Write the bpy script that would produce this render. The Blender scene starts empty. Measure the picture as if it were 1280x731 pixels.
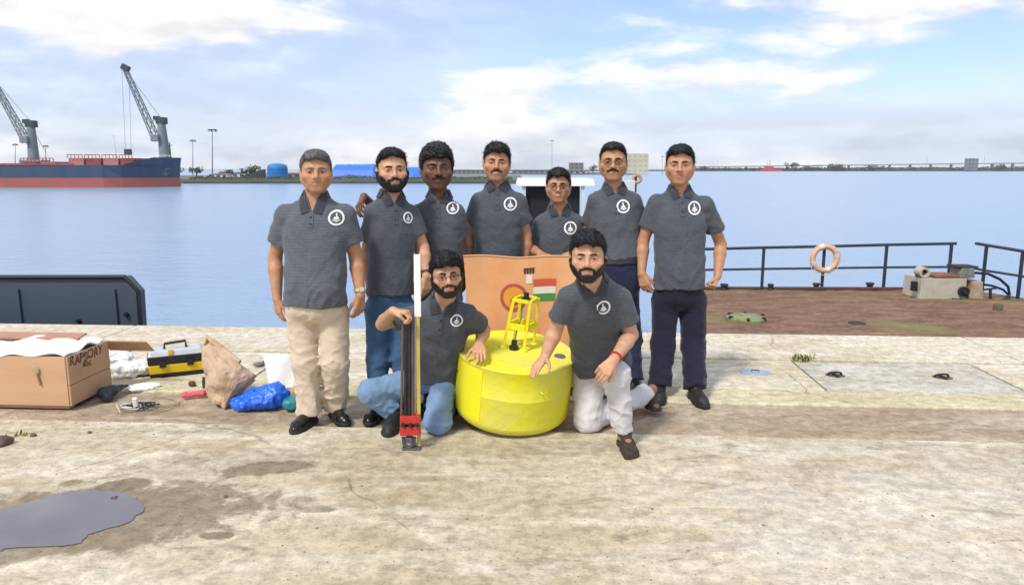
import bpy, bmesh, math, random
import numpy as np
from mathutils import Vector, Matrix
from mathutils.bvhtree import BVHTree

# ------------------------------------------------------------------ camera, sky, sun, exposure
SC = bpy.context.scene
COL = SC.collection
CAM_H, FPX, CX, CY, HORIZON = 1.6, 924.0, 640.0, 365.5, 211.0
PITCH = math.atan((CY - HORIZON) / FPX)
cam_data = bpy.data.cameras.new('camera')
cam_data.sensor_width = 36.0
cam_data.lens = 36.0 * FPX / 1280.0
cam_data.clip_start = 0.05
cam_data.clip_end = 20000.0
cam = bpy.data.objects.new('camera', cam_data)
COL.objects.link(cam)
cam.location = (0, 0, CAM_H)
cam.rotation_euler = (math.pi / 2 - PITCH, 0, 0)
SC.camera = cam

SUN_EL, SUN_AZ = math.radians(52), math.radians(215)      # azimuth clockwise from +Y: behind the camera, to its left
world = bpy.data.worlds.new('World')
SC.world = world
world.use_nodes = True
def build_world():
    nt = world.node_tree
    nt.nodes.clear()
    N, L = nt.nodes.new, nt.links.new
    out = N('ShaderNodeOutputWorld'); bg = N('ShaderNodeBackground')
    bg.inputs['Strength'].default_value = 0.12
    L(bg.outputs[0], out.inputs[0])
    sky = N('ShaderNodeTexSky'); sky.sky_type = 'NISHITA'; sky.sun_disc = False
    sky.sun_elevation = SUN_EL; sky.sun_rotation = SUN_AZ
    sky.air_density = 1.1; sky.dust_density = 1.0; sky.ozone_density = 1.6
    tc = N('ShaderNodeTexCoord')
    sep = N('ShaderNodeSeparateXYZ'); L(tc.outputs['Generated'], sep.inputs[0])
    def math_(op, a, b=None, c=None):
        m = N('ShaderNodeMath'); m.operation = op
        for i, v in enumerate((a, b, c)):
            if v is None: continue
            if isinstance(v, (int, float)): m.inputs[i].default_value = v
            else: L(v, m.inputs[i])
        return m.outputs[0]
    def rng(v, a, b, c=0.0, d=1.0, smooth=True):
        m = N('ShaderNodeMapRange')
        m.interpolation_type = 'SMOOTHSTEP' if smooth else 'LINEAR'
        L(v, m.inputs[0])
        for i, q in enumerate((a, b, c, d)): m.inputs[i + 1].default_value = q
        return m.outputs[0]
    def noise(scale, loc, sc, detail=8, rough=.55, dist=0.0):
        mp = N('ShaderNodeMapping'); L(tc.outputs['Generated'], mp.inputs[0])
        mp.inputs['Location'].default_value = loc; mp.inputs['Scale'].default_value = sc
        n = N('ShaderNodeTexNoise'); L(mp.outputs[0], n.inputs['Vector'])
        n.inputs['Scale'].default_value = scale; n.inputs['Detail'].default_value = detail
        n.inputs['Roughness'].default_value = rough; n.inputs['Distortion'].default_value = dist
        return n.outputs['Fac']
    # streaky high cloud, puffs, thin veil
    n1 = noise(2.6, (3.3, 0.6, 1.7), (1, 1, 4.2), 9, .56, .25)
    n2 = noise(7.0, (1.1, 4.2, 0.3), (1, 1, 2.6), 8, .55, .1)
    n3 = noise(1.3, (7.7, 2.1, 5.0), (1, 1, 5.0), 6, .5)
    z = sep.outputs['Z']
    hazeb = rng(z, .0, .15)                                  # 0 at horizon
    n1u = noise(2.6, (3.3, 0.6, 1.7 + .085), (1, 1, 4.2), 9, .56, .25)
    n2u = noise(7.0, (1.1, 4.2, 0.3 + .05), (1, 1, 2.6), 8, .55, .1)
    m1 = rng(math_('ADD', math_('MULTIPLY', n1, .70), math_('MULTIPLY', n2, .30)), .465, .59)
    under = math_('ADD', math_('MULTIPLY', math_('SUBTRACT', n1u, n1), .8), math_('MULTIPLY', math_('SUBTRACT', n2u, n2), .6))
    veil = rng(n3, .30, .62, .06, .58)
    veil = math_('MAXIMUM', veil, rng(hazeb, 0.0, 1.0, .85, .0))
    veil = math_('MAXIMUM', veil, rng(z, .16, .42, .0, .78))
    cl = math_('MAXIMUM', m1, veil)
    shade = math_('MULTIPLY', rng(n2, .35, .7, .92, 1.03), rng(under, -.05, .09, 1.03, .88))
    cv = N('ShaderNodeMix'); cv.data_type = 'RGBA'; L(m1, cv.inputs[0]); cv.inputs[6].default_value = VEIL; cv.inputs[7].default_value = CLOUD
    cc = N('ShaderNodeMix'); cc.data_type = 'RGBA'; cc.blend_type = 'MULTIPLY'
    cc.inputs[0].default_value = 1.0
    L(cv.outputs[2], cc.inputs[6])
    L(shade, cc.inputs[7])
    mix = N('ShaderNodeMix'); mix.data_type = 'RGBA'
    L(cl, mix.inputs[0])
    sk = N('ShaderNodeMix'); sk.data_type = 'RGBA'; sk.blend_type = 'MULTIPLY'; sk.inputs[0].default_value = 1.0
    L(sky.outputs[0], sk.inputs[6]); sk.inputs[7].default_value = SKY_TINT
    L(sk.outputs[2], mix.inputs[6]); L(cc.outputs[2], mix.inputs[7])
    L(mix.outputs[2], bg.inputs['Color'])
CLOUD = (6.2, 6.2, 6.3, 1)
VEIL = (4.8, 5.25, 6.1, 1)
SKY_TINT = (.88, .91, 1.20, 1)
build_world()
sun_data = bpy.data.lights.new('sun', 'SUN')
sun_data.energy = 2.2
sun_data.angle = math.radians(9)
sun_data.color = (1.0, .95, .87)
sun = bpy.data.objects.new('sun', sun_data)
COL.objects.link(sun)
sd = Vector((math.sin(SUN_AZ) * math.cos(SUN_EL), math.cos(SUN_AZ) * math.cos(SUN_EL), math.sin(SUN_EL)))
sun.rotation_euler = (-sd).to_track_quat('-Z', 'Y').to_euler()
sun.location = (0, 0, 50)
vs = SC.view_settings
vs.view_transform = 'Standard'; vs.look = 'None'; vs.gamma = 1.0; vs.use_curve_mapping = False
vs.exposure = 0.56
SC.cycles.max_bounces = 6; SC.cycles.diffuse_bounces = 3; SC.cycles.glossy_bounces = 3; SC.cycles.transmission_bounces = 4

# ------------------------------------------------------------------ where things stand: pixel of the photograph -> place
_f = np.array((0, math.cos(PITCH), -math.sin(PITCH))); _u = np.array((0, math.sin(PITCH), math.cos(PITCH)))
def ray(px, py):
    return _f + np.array((1.0, 0, 0)) * ((px - CX) / FPX) + _u * ((CY - py) / FPX)
def at(px, py, Y):
    d = ray(px, py); s = Y / d[1]
    return np.array((0, 0, CAM_H)) + d * s
def ground(px, py, z=0.0):
    d = ray(px, py); s = (z - CAM_H) / d[2]
    return np.array((0, 0, CAM_H)) + d * s
def mpp(Y): return Y / FPX * 1.0

# ------------------------------------------------------------------ materials
MATS = {}
def mat(name, color, rough=.6, metal=0.0, noise=None, bump=None, spec=None, var=None, coat=0, emis=None, attr=False, mapping=(1, 1, 1), sheen=0):
    """noise=(scale, dark_factor) colour mottling; bump=(scale, strength, distance)"""
    if name in MATS: return MATS[name]
    m = bpy.data.materials.new(name); m.use_nodes = True
    nt = m.node_tree; N, L = nt.nodes.new, nt.links.new
    b = nt.nodes['Principled BSDF']
    b.inputs['Base Color'].default_value = (*color, 1)
    b.inputs['Roughness'].default_value = rough
    b.inputs['Metallic'].default_value = metal
    if spec is not None: b.inputs['Specular IOR Level'].default_value = spec
    if coat: b.inputs['Coat Weight'].default_value = coat
    if sheen:
        b.inputs['Sheen Weight'].default_value = sheen
    tc = N('ShaderNodeTexCoord'); mp = N('ShaderNodeMapping'); mp.inputs['Scale'].default_value = mapping
    L(tc.outputs['Object'], mp.inputs[0])
    col = None
    if noise:
        sc, dark = noise
        n = N('ShaderNodeTexNoise'); n.inputs['Scale'].default_value = sc; n.inputs['Detail'].default_value = 6
        L(mp.outputs[0], n.inputs['Vector'])
        r = N('ShaderNodeMapRange'); L(n.outputs['Fac'], r.inputs[0]); r.inputs[1].default_value = .3; r.inputs[2].default_value = .7
        mx = N('ShaderNodeMix'); mx.data_type = 'RGBA'; L(r.outputs[0], mx.inputs[0])
        mx.inputs[6].default_value = (*[c * dark for c in color], 1) if isinstance(dark, (int, float)) else (*dark, 1)
        mx.inputs[7].default_value = (*color, 1)
        col = mx.outputs[2]
    if attr:
        a = N('ShaderNodeAttribute'); a.attribute_name = 'Col'
        mx = N('ShaderNodeMix'); mx.data_type = 'RGBA'; mx.blend_type = 'MULTIPLY'; mx.inputs[0].default_value = 1
        if col is not None: L(col, mx.inputs[6])
        else: mx.inputs[6].default_value = (*color, 1)
        L(a.outputs['Color'], mx.inputs[7]); col = mx.outputs[2]
    if col is not None: L(col, b.inputs['Base Color'])
    if bump:
        n = N('ShaderNodeTexNoise'); n.inputs['Scale'].default_value = bump[0]; n.inputs['Detail'].default_value = 5
        L(mp.outputs[0], n.inputs['Vector'])
        bp = N('ShaderNodeBump'); bp.inputs['Strength'].default_value = bump[1]; bp.inputs['Distance'].default_value = bump[2]
        L(n.outputs['Fac'], bp.inputs['Height']); L(bp.outputs[0], b.inputs['Normal'])
    MATS[name] = m
    return m

# ------------------------------------------------------------------ mesh helpers
def tag(o, label=None, cat=None, group=None, kind=None):
    if label: o['label'] = label
    if cat: o['category'] = cat
    if group: o['group'] = group
    if kind: o['kind'] = kind
    return o
def empty(name, loc, label=None, cat=None, group=None):
    o = bpy.data.objects.new(name, None); COL.objects.link(o)
    o.location = tuple(loc); o.empty_display_size = .1
    return tag(o, label, cat, group)
def base_of(o):
    v = Vector((0, 0, 0))
    while o is not None:
        v += o.location; o = o.parent
    return v
def link(name, me, m=None, parent=None, smooth=False):
    o = bpy.data.objects.new(name, me); COL.objects.link(o)
    if m is not None:
        for x in (m if isinstance(m, (list, tuple)) else [m]): me.materials.append(x)
    if parent is not None:
        o.parent = parent
    if smooth: me.shade_smooth()
    return o
def mesh_np(name, V, F, m=None, parent=None, smooth=True, loc=None):
    """verts in world coordinates; placed under parent (or at loc)"""
    V = np.asarray(V, dtype=np.float32)
    off = np.array(base_of(parent)) if parent is not None else (np.array(loc) if loc is not None else np.zeros(3))
    V = V - off.astype(np.float32)
    me = bpy.data.meshes.new(name)
    F = np.asarray(F)
    if F.ndim == 2 and F.dtype != object and len(F):
        k = F.shape[1]
        me.vertices.add(len(V)); me.vertices.foreach_set('co', V.ravel())
        me.loops.add(F.size); me.loops.foreach_set('vertex_index', F.astype(np.int32).ravel())
        me.polygons.add(len(F)); me.polygons.foreach_set('loop_start', np.arange(0, F.size, k, dtype=np.int32))
        me.update(calc_edges=True); me.validate()
    else:
        me.from_pydata([tuple(map(float, v)) for v in V], [], [tuple(map(int, f)) for f in F])
    o = link(name, me, m, parent, smooth)
    if parent is None and loc is not None: o.location = tuple(loc)
    return o

def nrm(v):
    v = np.asarray(v, float); return v / (np.linalg.norm(v) + 1e-12)
class MB:
    """collects pieces of ONE part"""
    def __init__(s): s.V = []; s.F = []
    def add(s, V, F):
        n = len(s.V); s.V += [tuple(map(float, v)) for v in V]; s.F += [tuple(i + n for i in f) for f in F]
        return s
    def box(s, c, size, R=None, taper=1.0):
        hx, hy, hz = [q / 2 for q in size]
        P = []
        for sz in (-1, 1):
            k = taper if sz > 0 else 1
            for sx, sy in ((-1, -1), (1, -1), (1, 1), (-1, 1)): P.append((sx * hx * k, sy * hy * k, sz * hz))
        P = np.array(P)
        if R is not None: P = P @ np.array(R).T
        return s.add(P + np.array(c), [(3, 2, 1, 0), (4, 5, 6, 7), (0, 1, 5, 4), (1, 2, 6, 5), (2, 3, 7, 6), (3, 0, 4, 7)])
    def hexa(s, P):   # 8 corners bottom ring then top ring
        return s.add(P, [(3, 2, 1, 0), (4, 5, 6, 7), (0, 1, 5, 4), (1, 2, 6, 5), (2, 3, 7, 6), (3, 0, 4, 7)])
    def tube(s, pts, r, n=8, closed=False, cap=True):
        pts = [np.array(p, float) for p in pts]; m = len(pts)
        rr = r if isinstance(r, (list, tuple, np.ndarray)) else [r] * m
        V = []; prev = None
        for i, p in enumerate(pts):
            if closed: t = nrm(pts[(i + 1) % m] - pts[i - 1])
            else: t = nrm(pts[min(i + 1, m - 1)] - pts[max(i - 1, 0)])
            if prev is None:
                h = np.array((0, 0, 1.0)) if abs(t[2]) < .9 else np.array((1.0, 0, 0))
                a = nrm(np.cross(t, h))
            else: a = nrm(prev - t * np.dot(prev, t))
            b = np.cross(t, a); prev = a
            for j in range(n):
                q = 2 * math.pi * j / n
                V.append(p + (a * math.cos(q) + b * math.sin(q)) * rr[i])
        F = []
        for i in range(m if closed else m - 1):
            i2 = (i + 1) % m
            for j in range(n):
                j2 = (j + 1) % n
                F.append((i * n + j, i * n + j2, i2 * n + j2, i2 * n + j))
        if cap and not closed:
            F.append(tuple(range(n - 1, -1, -1))); F.append(tuple((m - 1) * n + j for j in range(n)))
        return s.add(V, F)
    def lathe(s, prof, c=(0, 0, 0), n=32, R=None, closed=False):
        V = []; F = []; m = len(prof)
        for r, z in prof:
            for j in range(n):
                q = 2 * math.pi * j / n; V.append((r * math.cos(q), r * math.sin(q), z))
        for i in range(m if closed else m - 1):
            i2 = (i + 1) % m
            for j in range(n):
                j2 = (j + 1) % n; F.append((i * n + j, i * n + j2, i2 * n + j2, i2 * n + j))
        if not closed:
            if prof[0][0] > 1e-6: F.append(tuple(range(n - 1, -1, -1)))
            if prof[-1][0] > 1e-6: F.append(tuple((m - 1) * n + j for j in range(n)))
        V = np.array(V)
        if R is not None: V = V @ np.array(R).T
        return s.add(V + np.array(c), F)
    def prism(s, poly, d):   # poly: 3-D outline, d: extrusion vector
        n = len(poly); P = [np.array(p, float) for p in poly]; D = np.array(d, float)
        return s.add(P + [p + D for p in P], [tuple(range(n - 1, -1, -1)), tuple(range(n, 2 * n))] + [(i, (i + 1) % n, n + (i + 1) % n, n + i) for i in range(n)])
    def build(s, name, m, parent=None, smooth=False, loc=None, bevel=0, seg=2):
        V = np.array(s.V)
        off = np.array(base_of(parent)) if parent is not None else (np.array(loc) if loc is not None else np.zeros(3))
        me = bpy.data.meshes.new(name); me.from_pydata([tuple(v) for v in (V - off)], [], s.F)
        bm = bmesh.new(); bm.from_mesh(me)
        bmesh.ops.recalc_face_normals(bm, faces=bm.faces)
        if bevel:
            ed = [e for e in bm.edges if len(e.link_faces) == 2 and e.calc_face_angle(0) > .5]
            bmesh.ops.bevel(bm, geom=ed, offset=bevel, segments=seg, profile=.6, affect='EDGES', clamp_overlap=True)
        bm.to_mesh(me); bm.free()
        o = link(name, me, m, parent, False)
        if parent is None and loc is not None: o.location = tuple(loc)
        if smooth:
            me.shade_smooth()
            try: me.set_sharp_from_angle(angle=math.radians(40))
            except Exception: pass
        return o
def rotz(a):
    c, s_ = math.cos(a), math.sin(a); return np.array(((c, -s_, 0), (s_, c, 0), (0, 0, 1.0)))
def rotx(a):
    c, s_ = math.cos(a), math.sin(a); return np.array(((1.0, 0, 0), (0, c, -s_), (0, s_, c)))
def roty(a):
    c, s_ = math.cos(a), math.sin(a); return np.array(((c, 0, s_), (0, 1.0, 0), (-s_, 0, c)))

# ------------------------------------------------------------------ implicit surfaces (smooth bodies, cloth, soft goods)
def vnoise(x, y, z, seed=0):
    xi, yi, zi = np.floor(x), np.floor(y), np.floor(z)
    fx, fy, fz = x - xi, y - yi, z - zi
    fx = fx * fx * (3 - 2 * fx); fy = fy * fy * (3 - 2 * fy); fz = fz * fz * (3 - 2 * fz)
    xi = xi.astype(np.int64); yi = yi.astype(np.int64); zi = zi.astype(np.int64)
    def h(a, b, c):
        n = (a * 374761393 + b * 668265263 + c * 2147483647 + seed * 1274126177) & 0xffffffff
        n = ((n ^ (n >> 13)) * 1274126177) & 0xffffffff
        return ((n ^ (n >> 16)) & 0xffff) / 65535.0
    def lx(b, c): return h(xi, b, c) * (1 - fx) + h(xi + 1, b, c) * fx
    a = lx(yi, zi) * (1 - fy) + lx(yi + 1, zi) * fy
    b = lx(yi, zi + 1) * (1 - fy) + lx(yi + 1, zi + 1) * fy
    return (a * (1 - fz) + b * fz) * 2 - 1
def smin(a, b, k):
    if k <= 0: return np.minimum(a, b)
    h = np.clip(.5 + .5 * (b - a) / k, 0, 1)
    return b + (a - b) * h - k * h * (1 - h)
def smax(a, b, k): return -smin(-a, -b, k)
class Fld:
    BIG = .08
    def __init__(s, lo, hi, h):
        s.lo = np.array(lo, float); s.h = h
        n = np.ceil((np.array(hi) - s.lo) / h).astype(int) + 1
        s.n = n; s.ax = [(s.lo[i] + h * np.arange(n[i])).astype(np.float32) for i in range(3)]
        s.f = np.full(n, s.BIG, np.float32)
    def sl(s, lo, hi, m):
        r = []
        for i in range(3):
            a = int(max(0, math.floor((lo[i] - m - s.lo[i]) / s.h))); b = int(min(s.n[i], math.ceil((hi[i] + m - s.lo[i]) / s.h) + 1))
            r.append(slice(a, max(a, b)))
        return tuple(r)
    def xyz(s, sl):
        return s.ax[0][sl[0]][:, None, None], s.ax[1][sl[1]][None, :, None], s.ax[2][sl[2]][None, None, :]
    def add(s, prim, k=0.0):
        fn, lo, hi = prim
        sl = s.sl(lo, hi, .06 + k)
        if any(q.stop <= q.start for q in sl): return s
        s.f[sl] = smin(s.f[sl], fn(*s.xyz(sl)).astype(np.float32), k)
        return s
    def cut(s, prim, k=0.0):      # subtract
        fn, lo, hi = prim
        sl = s.sl(lo, hi, .06 + k)
        if any(q.stop <= q.start for q in sl): return s
        s.f[sl] = smax(s.f[sl], -fn(*s.xyz(sl)).astype(np.float32), k)
        return s
    def ripple(s, fn, band=.03):
        X = np.nonzero(np.abs(s.f) < band)
        s.f[X] += fn(s.ax[0][X[0]].astype(float), s.ax[1][X[1]].astype(float), s.ax[2][X[2]].astype(float)).astype(np.float32)
        return s
    def mesh(s):
        f = s.f; f[0] = f[-1] = s.BIG; f[:, 0] = f[:, -1] = s.BIG; f[:, :, 0] = f[:, :, -1] = s.BIG
        ins = f < 0
        cnt = np.zeros(np.array(f.shape) - 1, np.int8)
        C = [(i, j, k) for i in (0, 1) for j in (0, 1) for k in (0, 1)]
        for i, j, k in C: cnt += ins[i:f.shape[0] - 1 + i, j:f.shape[1] - 1 + j, k:f.shape[2] - 1 + k]
        act = (cnt > 0) & (cnt < 8)
        idx = np.full(act.shape, -1, np.int32); A = np.argwhere(act); idx[act] = np.arange(len(A), dtype=np.int32)
        if len(A) == 0: return np.zeros((0, 3)), np.zeros((0, 4), int)
        vals = {c: f[A[:, 0] + c[0], A[:, 1] + c[1], A[:, 2] + c[2]].astype(float) for c in C}
        P = np.zeros((len(A), 3)); W = np.zeros(len(A))
        for a in C:
            for ax in range(3):
                if a[ax]: continue
                b = list(a); b[ax] = 1; b = tuple(b)
                va, vb = vals[a], vals[b]; m = (va < 0) != (vb < 0)
                t = np.where(m, va / np.where(m, va - vb, 1), 0)
                q = np.array(a, float)[None].repeat(len(A), 0); q[:, ax] += t
                P += q * m[:, None]; W += m
        V = s.lo + s.h * (A + P / W[:, None])
        Q = []
        for ax in range(3):
            o = [1 if i == ax else 0 for i in range(3)]
            n = f.shape
            a = ins[:n[0] - o[0], :n[1] - o[1], :n[2] - o[2]]; b = ins[o[0]:, o[1]:, o[2]:]
            for flip in (0, 1):
                E = np.argwhere((a & ~b) if not flip else (~a & b))
                u, v = (ax + 1) % 3, (ax + 2) % 3
                ok = (E[:, u] > 0) & (E[:, v] > 0); E = E[ok]
                def g(du, dv):
                    e = E.copy(); e[:, u] -= du; e[:, v] -= dv
                    return idx[np.minimum(e[:, 0], idx.shape[0] - 1), np.minimum(e[:, 1], idx.shape[1] - 1), np.minimum(e[:, 2], idx.shape[2] - 1)]
                q = np.stack((g(1, 1), g(0, 1), g(0, 0), g(1, 0)), 1)
                if flip: q = q[:, ::-1]
                Q.append(q)
        F = np.concatenate(Q); F = F[(F >= 0).all(1)]
        return V, F
def cone(a, b, ra, rb, cap=None, hollow=None):
    """tapered capsule; cap: flat end through b (distance back from b); hollow=(wall, depth) opens that flat end"""
    a = np.array(a, float); b = np.array(b, float); ba = b - a; L2 = float(ba @ ba) + 1e-9; Ln = math.sqrt(L2)
    def fn(X, Y, Z):
        x, y, z = X - a[0], Y - a[1], Z - a[2]
        s = (x * ba[0] + y * ba[1] + z * ba[2]) / L2
        t = np.clip(s, 0, 1)
        dx, dy, dz = x - t * ba[0], y - t * ba[1], z - t * ba[2]
        r = ra + (rb - ra) * t
        rad = np.sqrt(dx * dx + dy * dy + dz * dz)
        d = rad - r
        if cap is not None:
            e = (s - 1) * Ln + cap
            d = np.maximum(d, e)
            if hollow:
                inner = np.maximum(rad - (r - hollow[0]), -(e + hollow[1]))
                d = np.maximum(d, -inner)
        return d
    r = max(ra, rb)
    return fn, np.minimum(a, b) - r, np.maximum(a, b) + r
def ell(c, r, R=None):
    c = np.array(c, float); r = np.array(r, float); m = r.max()
    R = np.eye(3) if R is None else np.array(R)
    def fn(X, Y, Z):
        x, y, z = X - c[0], Y - c[1], Z - c[2]
        u = (R[0, 0] * x + R[1, 0] * y + R[2, 0] * z) / r[0]
        v = (R[0, 1] * x + R[1, 1] * y + R[2, 1] * z) / r[1]
        w = (R[0, 2] * x + R[1, 2] * y + R[2, 2] * z) / r[2]
        return (np.sqrt(u * u + v * v + w * w) - 1) * r.min()
    return fn, c - m, c + m
def local(R, o, fn, ext):
    """prim given in a local frame (columns of R are its axes)"""
    o = np.array(o, float); R = np.array(R)
    def g(X, Y, Z):
        x, y, z = X - o[0], Y - o[1], Z - o[2]
        return fn(R[0, 0] * x + R[1, 0] * y + R[2, 0] * z, R[0, 1] * x + R[1, 1] * y + R[2, 1] * z, R[0, 2] * x + R[1, 2] * y + R[2, 2] * z)
    return g, o - ext, o + ext
def group_min(prims, k=0.0):
    lo = np.min([p[1] for p in prims], 0); hi = np.max([p[2] for p in prims], 0)
    def fn(X, Y, Z):
        d = None
        for p in prims:
            e = p[0](X, Y, Z); d = e if d is None else smin(d, e, k)
        return d
    return fn, lo, hi
# ------------------------------------------------------------------ people
def head_sdf(x, y, z, fat=0.0):
    """head in its own frame, metres, face towards -y"""
    ax = np.abs(x)
    def E(cx, cy, cz, rx, ry, rz, X=None):
        u = ((x if X is None else X) - cx) / rx; v = (y - cy) / ry; w = (z - cz) / rz
        return (np.sqrt(u * u + v * v + w * w) - 1) * min(rx, ry, rz)
    def C(a, b, ra, rb, X):
        b0, b1, b2 = b[0] - a[0], b[1] - a[1], b[2] - a[2]; L2 = b0 * b0 + b1 * b1 + b2 * b2
        p, q, r = X - a[0], y - a[1], z - a[2]
        t = np.clip((p * b0 + q * b1 + r * b2) / L2, 0, 1)
        p, q, r = p - t * b0, q - t * b1, r - t * b2
        return np.sqrt(p * p + q * q + r * r) - (ra + (rb - ra) * t)
    d = E(0, .012, .034, .0765, .095, .085)
    d = smin(d, E(0, -.026, -.032, .063 + fat, .066, .076), .03)
    d = smin(d, C((.050 + fat, .004, -.048), (.014, -.064, -.098), .019 + fat, .017 + fat * .5, ax), .03)       # jaw
    d = smin(d, E(0, -.068, -.101, .021, .017, .016), .02)                           # chin
    d = smin(d, E(.043, -.062, -.026, .021 + fat, .020, .022, ax), .02)              # cheek
    d = smin(d, C((.012, -.083, .022), (.046, -.068, .022), .010, .009, ax), .015)   # brow
    d = smax(d, -E(.031, -.101, .002, .019, .020, .013, ax), .014)                   # eye socket
    d = smin(d, E(.031, -.0755, .0015, .0150, .0145, .0135, ax), .005)               # lids
    d = smax(d, -E(.031, -.0925, .0000, .0125, .0110, .0036, ax), .002)              # eye opening
    d = smin(d, C((0, -.086, .012), (0, -.110, -.029), .0075, .0115, x), .012)       # nose
    d = smin(d, E(.0125, -.098, -.033, .0085, .010, .0075, ax), .006)
    d = smin(d, E(0, -.078, -.062, .032, .018, .020), .02)                           # mouth mound
    d = smin(d, C((0, -.0925, -.0570), (.027, -.081, -.0610), .0055, .0025, ax), .006)
    d = smin(d, C((0, -.0915, -.0675), (.024, -.081, -.0640), .0065, .0025, ax), .006)
    d = smax(d, -C((0, -.0985, -.0620), (.027, -.0855, -.0624), .0024, .0018, ax), .003)
    ear = E(.0790, .016, -.010, .0090, .017, .028, ax)
    ear = smax(ear, -E(.0895, .011, -.006, .008, .009, .016, ax), .006)
    d = smin(d, ear, .008)
    return d
def head_prim(R, o, s, fat=0.0, hx=1.0):
    return local(R, o, lambda x, y, z: head_sdf(x / (s * hx), y / s, z / s, fat) * s, .16 * s)
HAIRLINES = {
    'normal': ([-.12, -.075, -.045, -.025, -.005, .012, .03, .05, .11], [.074, .070, .052, .020, -.022, -.020, -.010, -.050, -.072]),
    'low':    ([-.12, -.075, -.045, -.025, -.005, .012, .03, .05, .11], [.060, .058, .046, .015, -.026, -.022, -.012, -.055, -.078]),
    'high':   ([-.12, -.075, -.045, -.025, -.005, .012, .03, .05, .11], [.090, .082, .060, .030, -.018, -.020, -.010, -.048, -.070]),
}
def blades(V, Q, o, R, s, seed, nb, l0, l1, wd, lift0, lift1, flowfn):
    """fine strands lying on a hair surface, as part of the same mesh"""
    rg = np.random.RandomState(seed)
    fc = Q[rg.randint(0, len(Q), nb)]; wt_ = rg.dirichlet((1, 1, 1, 1), nb)
    p = (V[fc] * wt_[:, :, None]).sum(1)
    nn = np.cross(V[fc[:, 2]] - V[fc[:, 0]], V[fc[:, 3]] - V[fc[:, 1]]); nn /= np.linalg.norm(nn, axis=1)[:, None] + 1e-9
    hl = (p - o) @ R / s
    flow = flowfn(hl) + rg.randn(nb, 3) * .28
    flow = flow @ R.T; flow -= nn * (flow * nn).sum(1)[:, None]; flow /= np.linalg.norm(flow, axis=1)[:, None] + 1e-9
    ln = (l0 + l1 * rg.rand(nb))[:, None] * s; lift = (lift0 + lift1 * rg.rand(nb) ** 2)[:, None]
    sdv = np.cross(flow, nn)
    a0 = p - nn * .001; a1 = p + flow * ln * .55 + nn * ln * lift * .8; a2 = p + flow * ln + nn * ln * lift * .7
    BV = np.stack((a0 - sdv * wd, a0 + sdv * wd, a1 + sdv * wd * .9, a1 - sdv * wd * .9, a2 + sdv * wd * .2, a2 - sdv * wd * .2), 1).reshape(-1, 3)
    k = np.arange(nb)[:, None] * 6 + len(V)
    return np.concatenate((V, BV)), np.concatenate((Q, k + np.array((0, 1, 2, 3)), k + np.array((3, 2, 4, 5))))
def build_hair(R, o, s, style, parent, m, seed, hx=1.0):
    line, top, side, back, amp, freq, front = style
    yl, zl = HAIRLINES[line]
    F = Fld(o - .17 * s, o + .17 * s, .0042)
    def fn(x, y, z):
        x, y, z = x / (s * hx), y / s, z / s
        rx, ry, rz = .079 + side, .098 + back, .088 + top
        u, v, w = x / rx, (y - .013) / ry, (z - .037) / rz
        d = (np.sqrt(u * u + v * v + w * w) - 1) * rx
        # fuller front
        u, v, w = x / .062, (y + .045) / (.050 + front), (z - .085) / (.036 + top)
        d = smin(d, (np.sqrt(u * u + v * v + w * w) - 1) * .04, .025)
        zz = np.interp(y, yl, zl)
        cutz = (zz + .010 * np.sin(x * 95 + seed) * .5 - z) * .8
        return smax(d, cutz, .010) * s
    F.add(local(R, o, fn, .16 * s))
    def rip(x, y, z):
        a = vnoise(x * freq, y * freq, z * freq, seed); b = vnoise(x * freq * 2.3, y * freq * 2.3, z * freq * 2.3, seed + 1)
        return amp * (a + .6 * b)
    F.ripple(rip)
    V, Q = F.mesh()
    if amp < .0055:
        V, Q = blades(V, Q, o, R, s, seed, 4200, .012, .014 + front * .5, .0010, .02, .14, lambda h: np.stack((h[:, 0] * 6 + .25, -.55 + h[:, 1] * 7, -.55 + h[:, 2] * 1.5), 1))
    else:
        V, Q = blades(V, Q, o, R, s, seed, 2600, .006, .006, .0011, .25, .5, lambda h: np.zeros((len(h), 3)))
    return mesh_np('hair', V, Q, m, parent)
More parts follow.
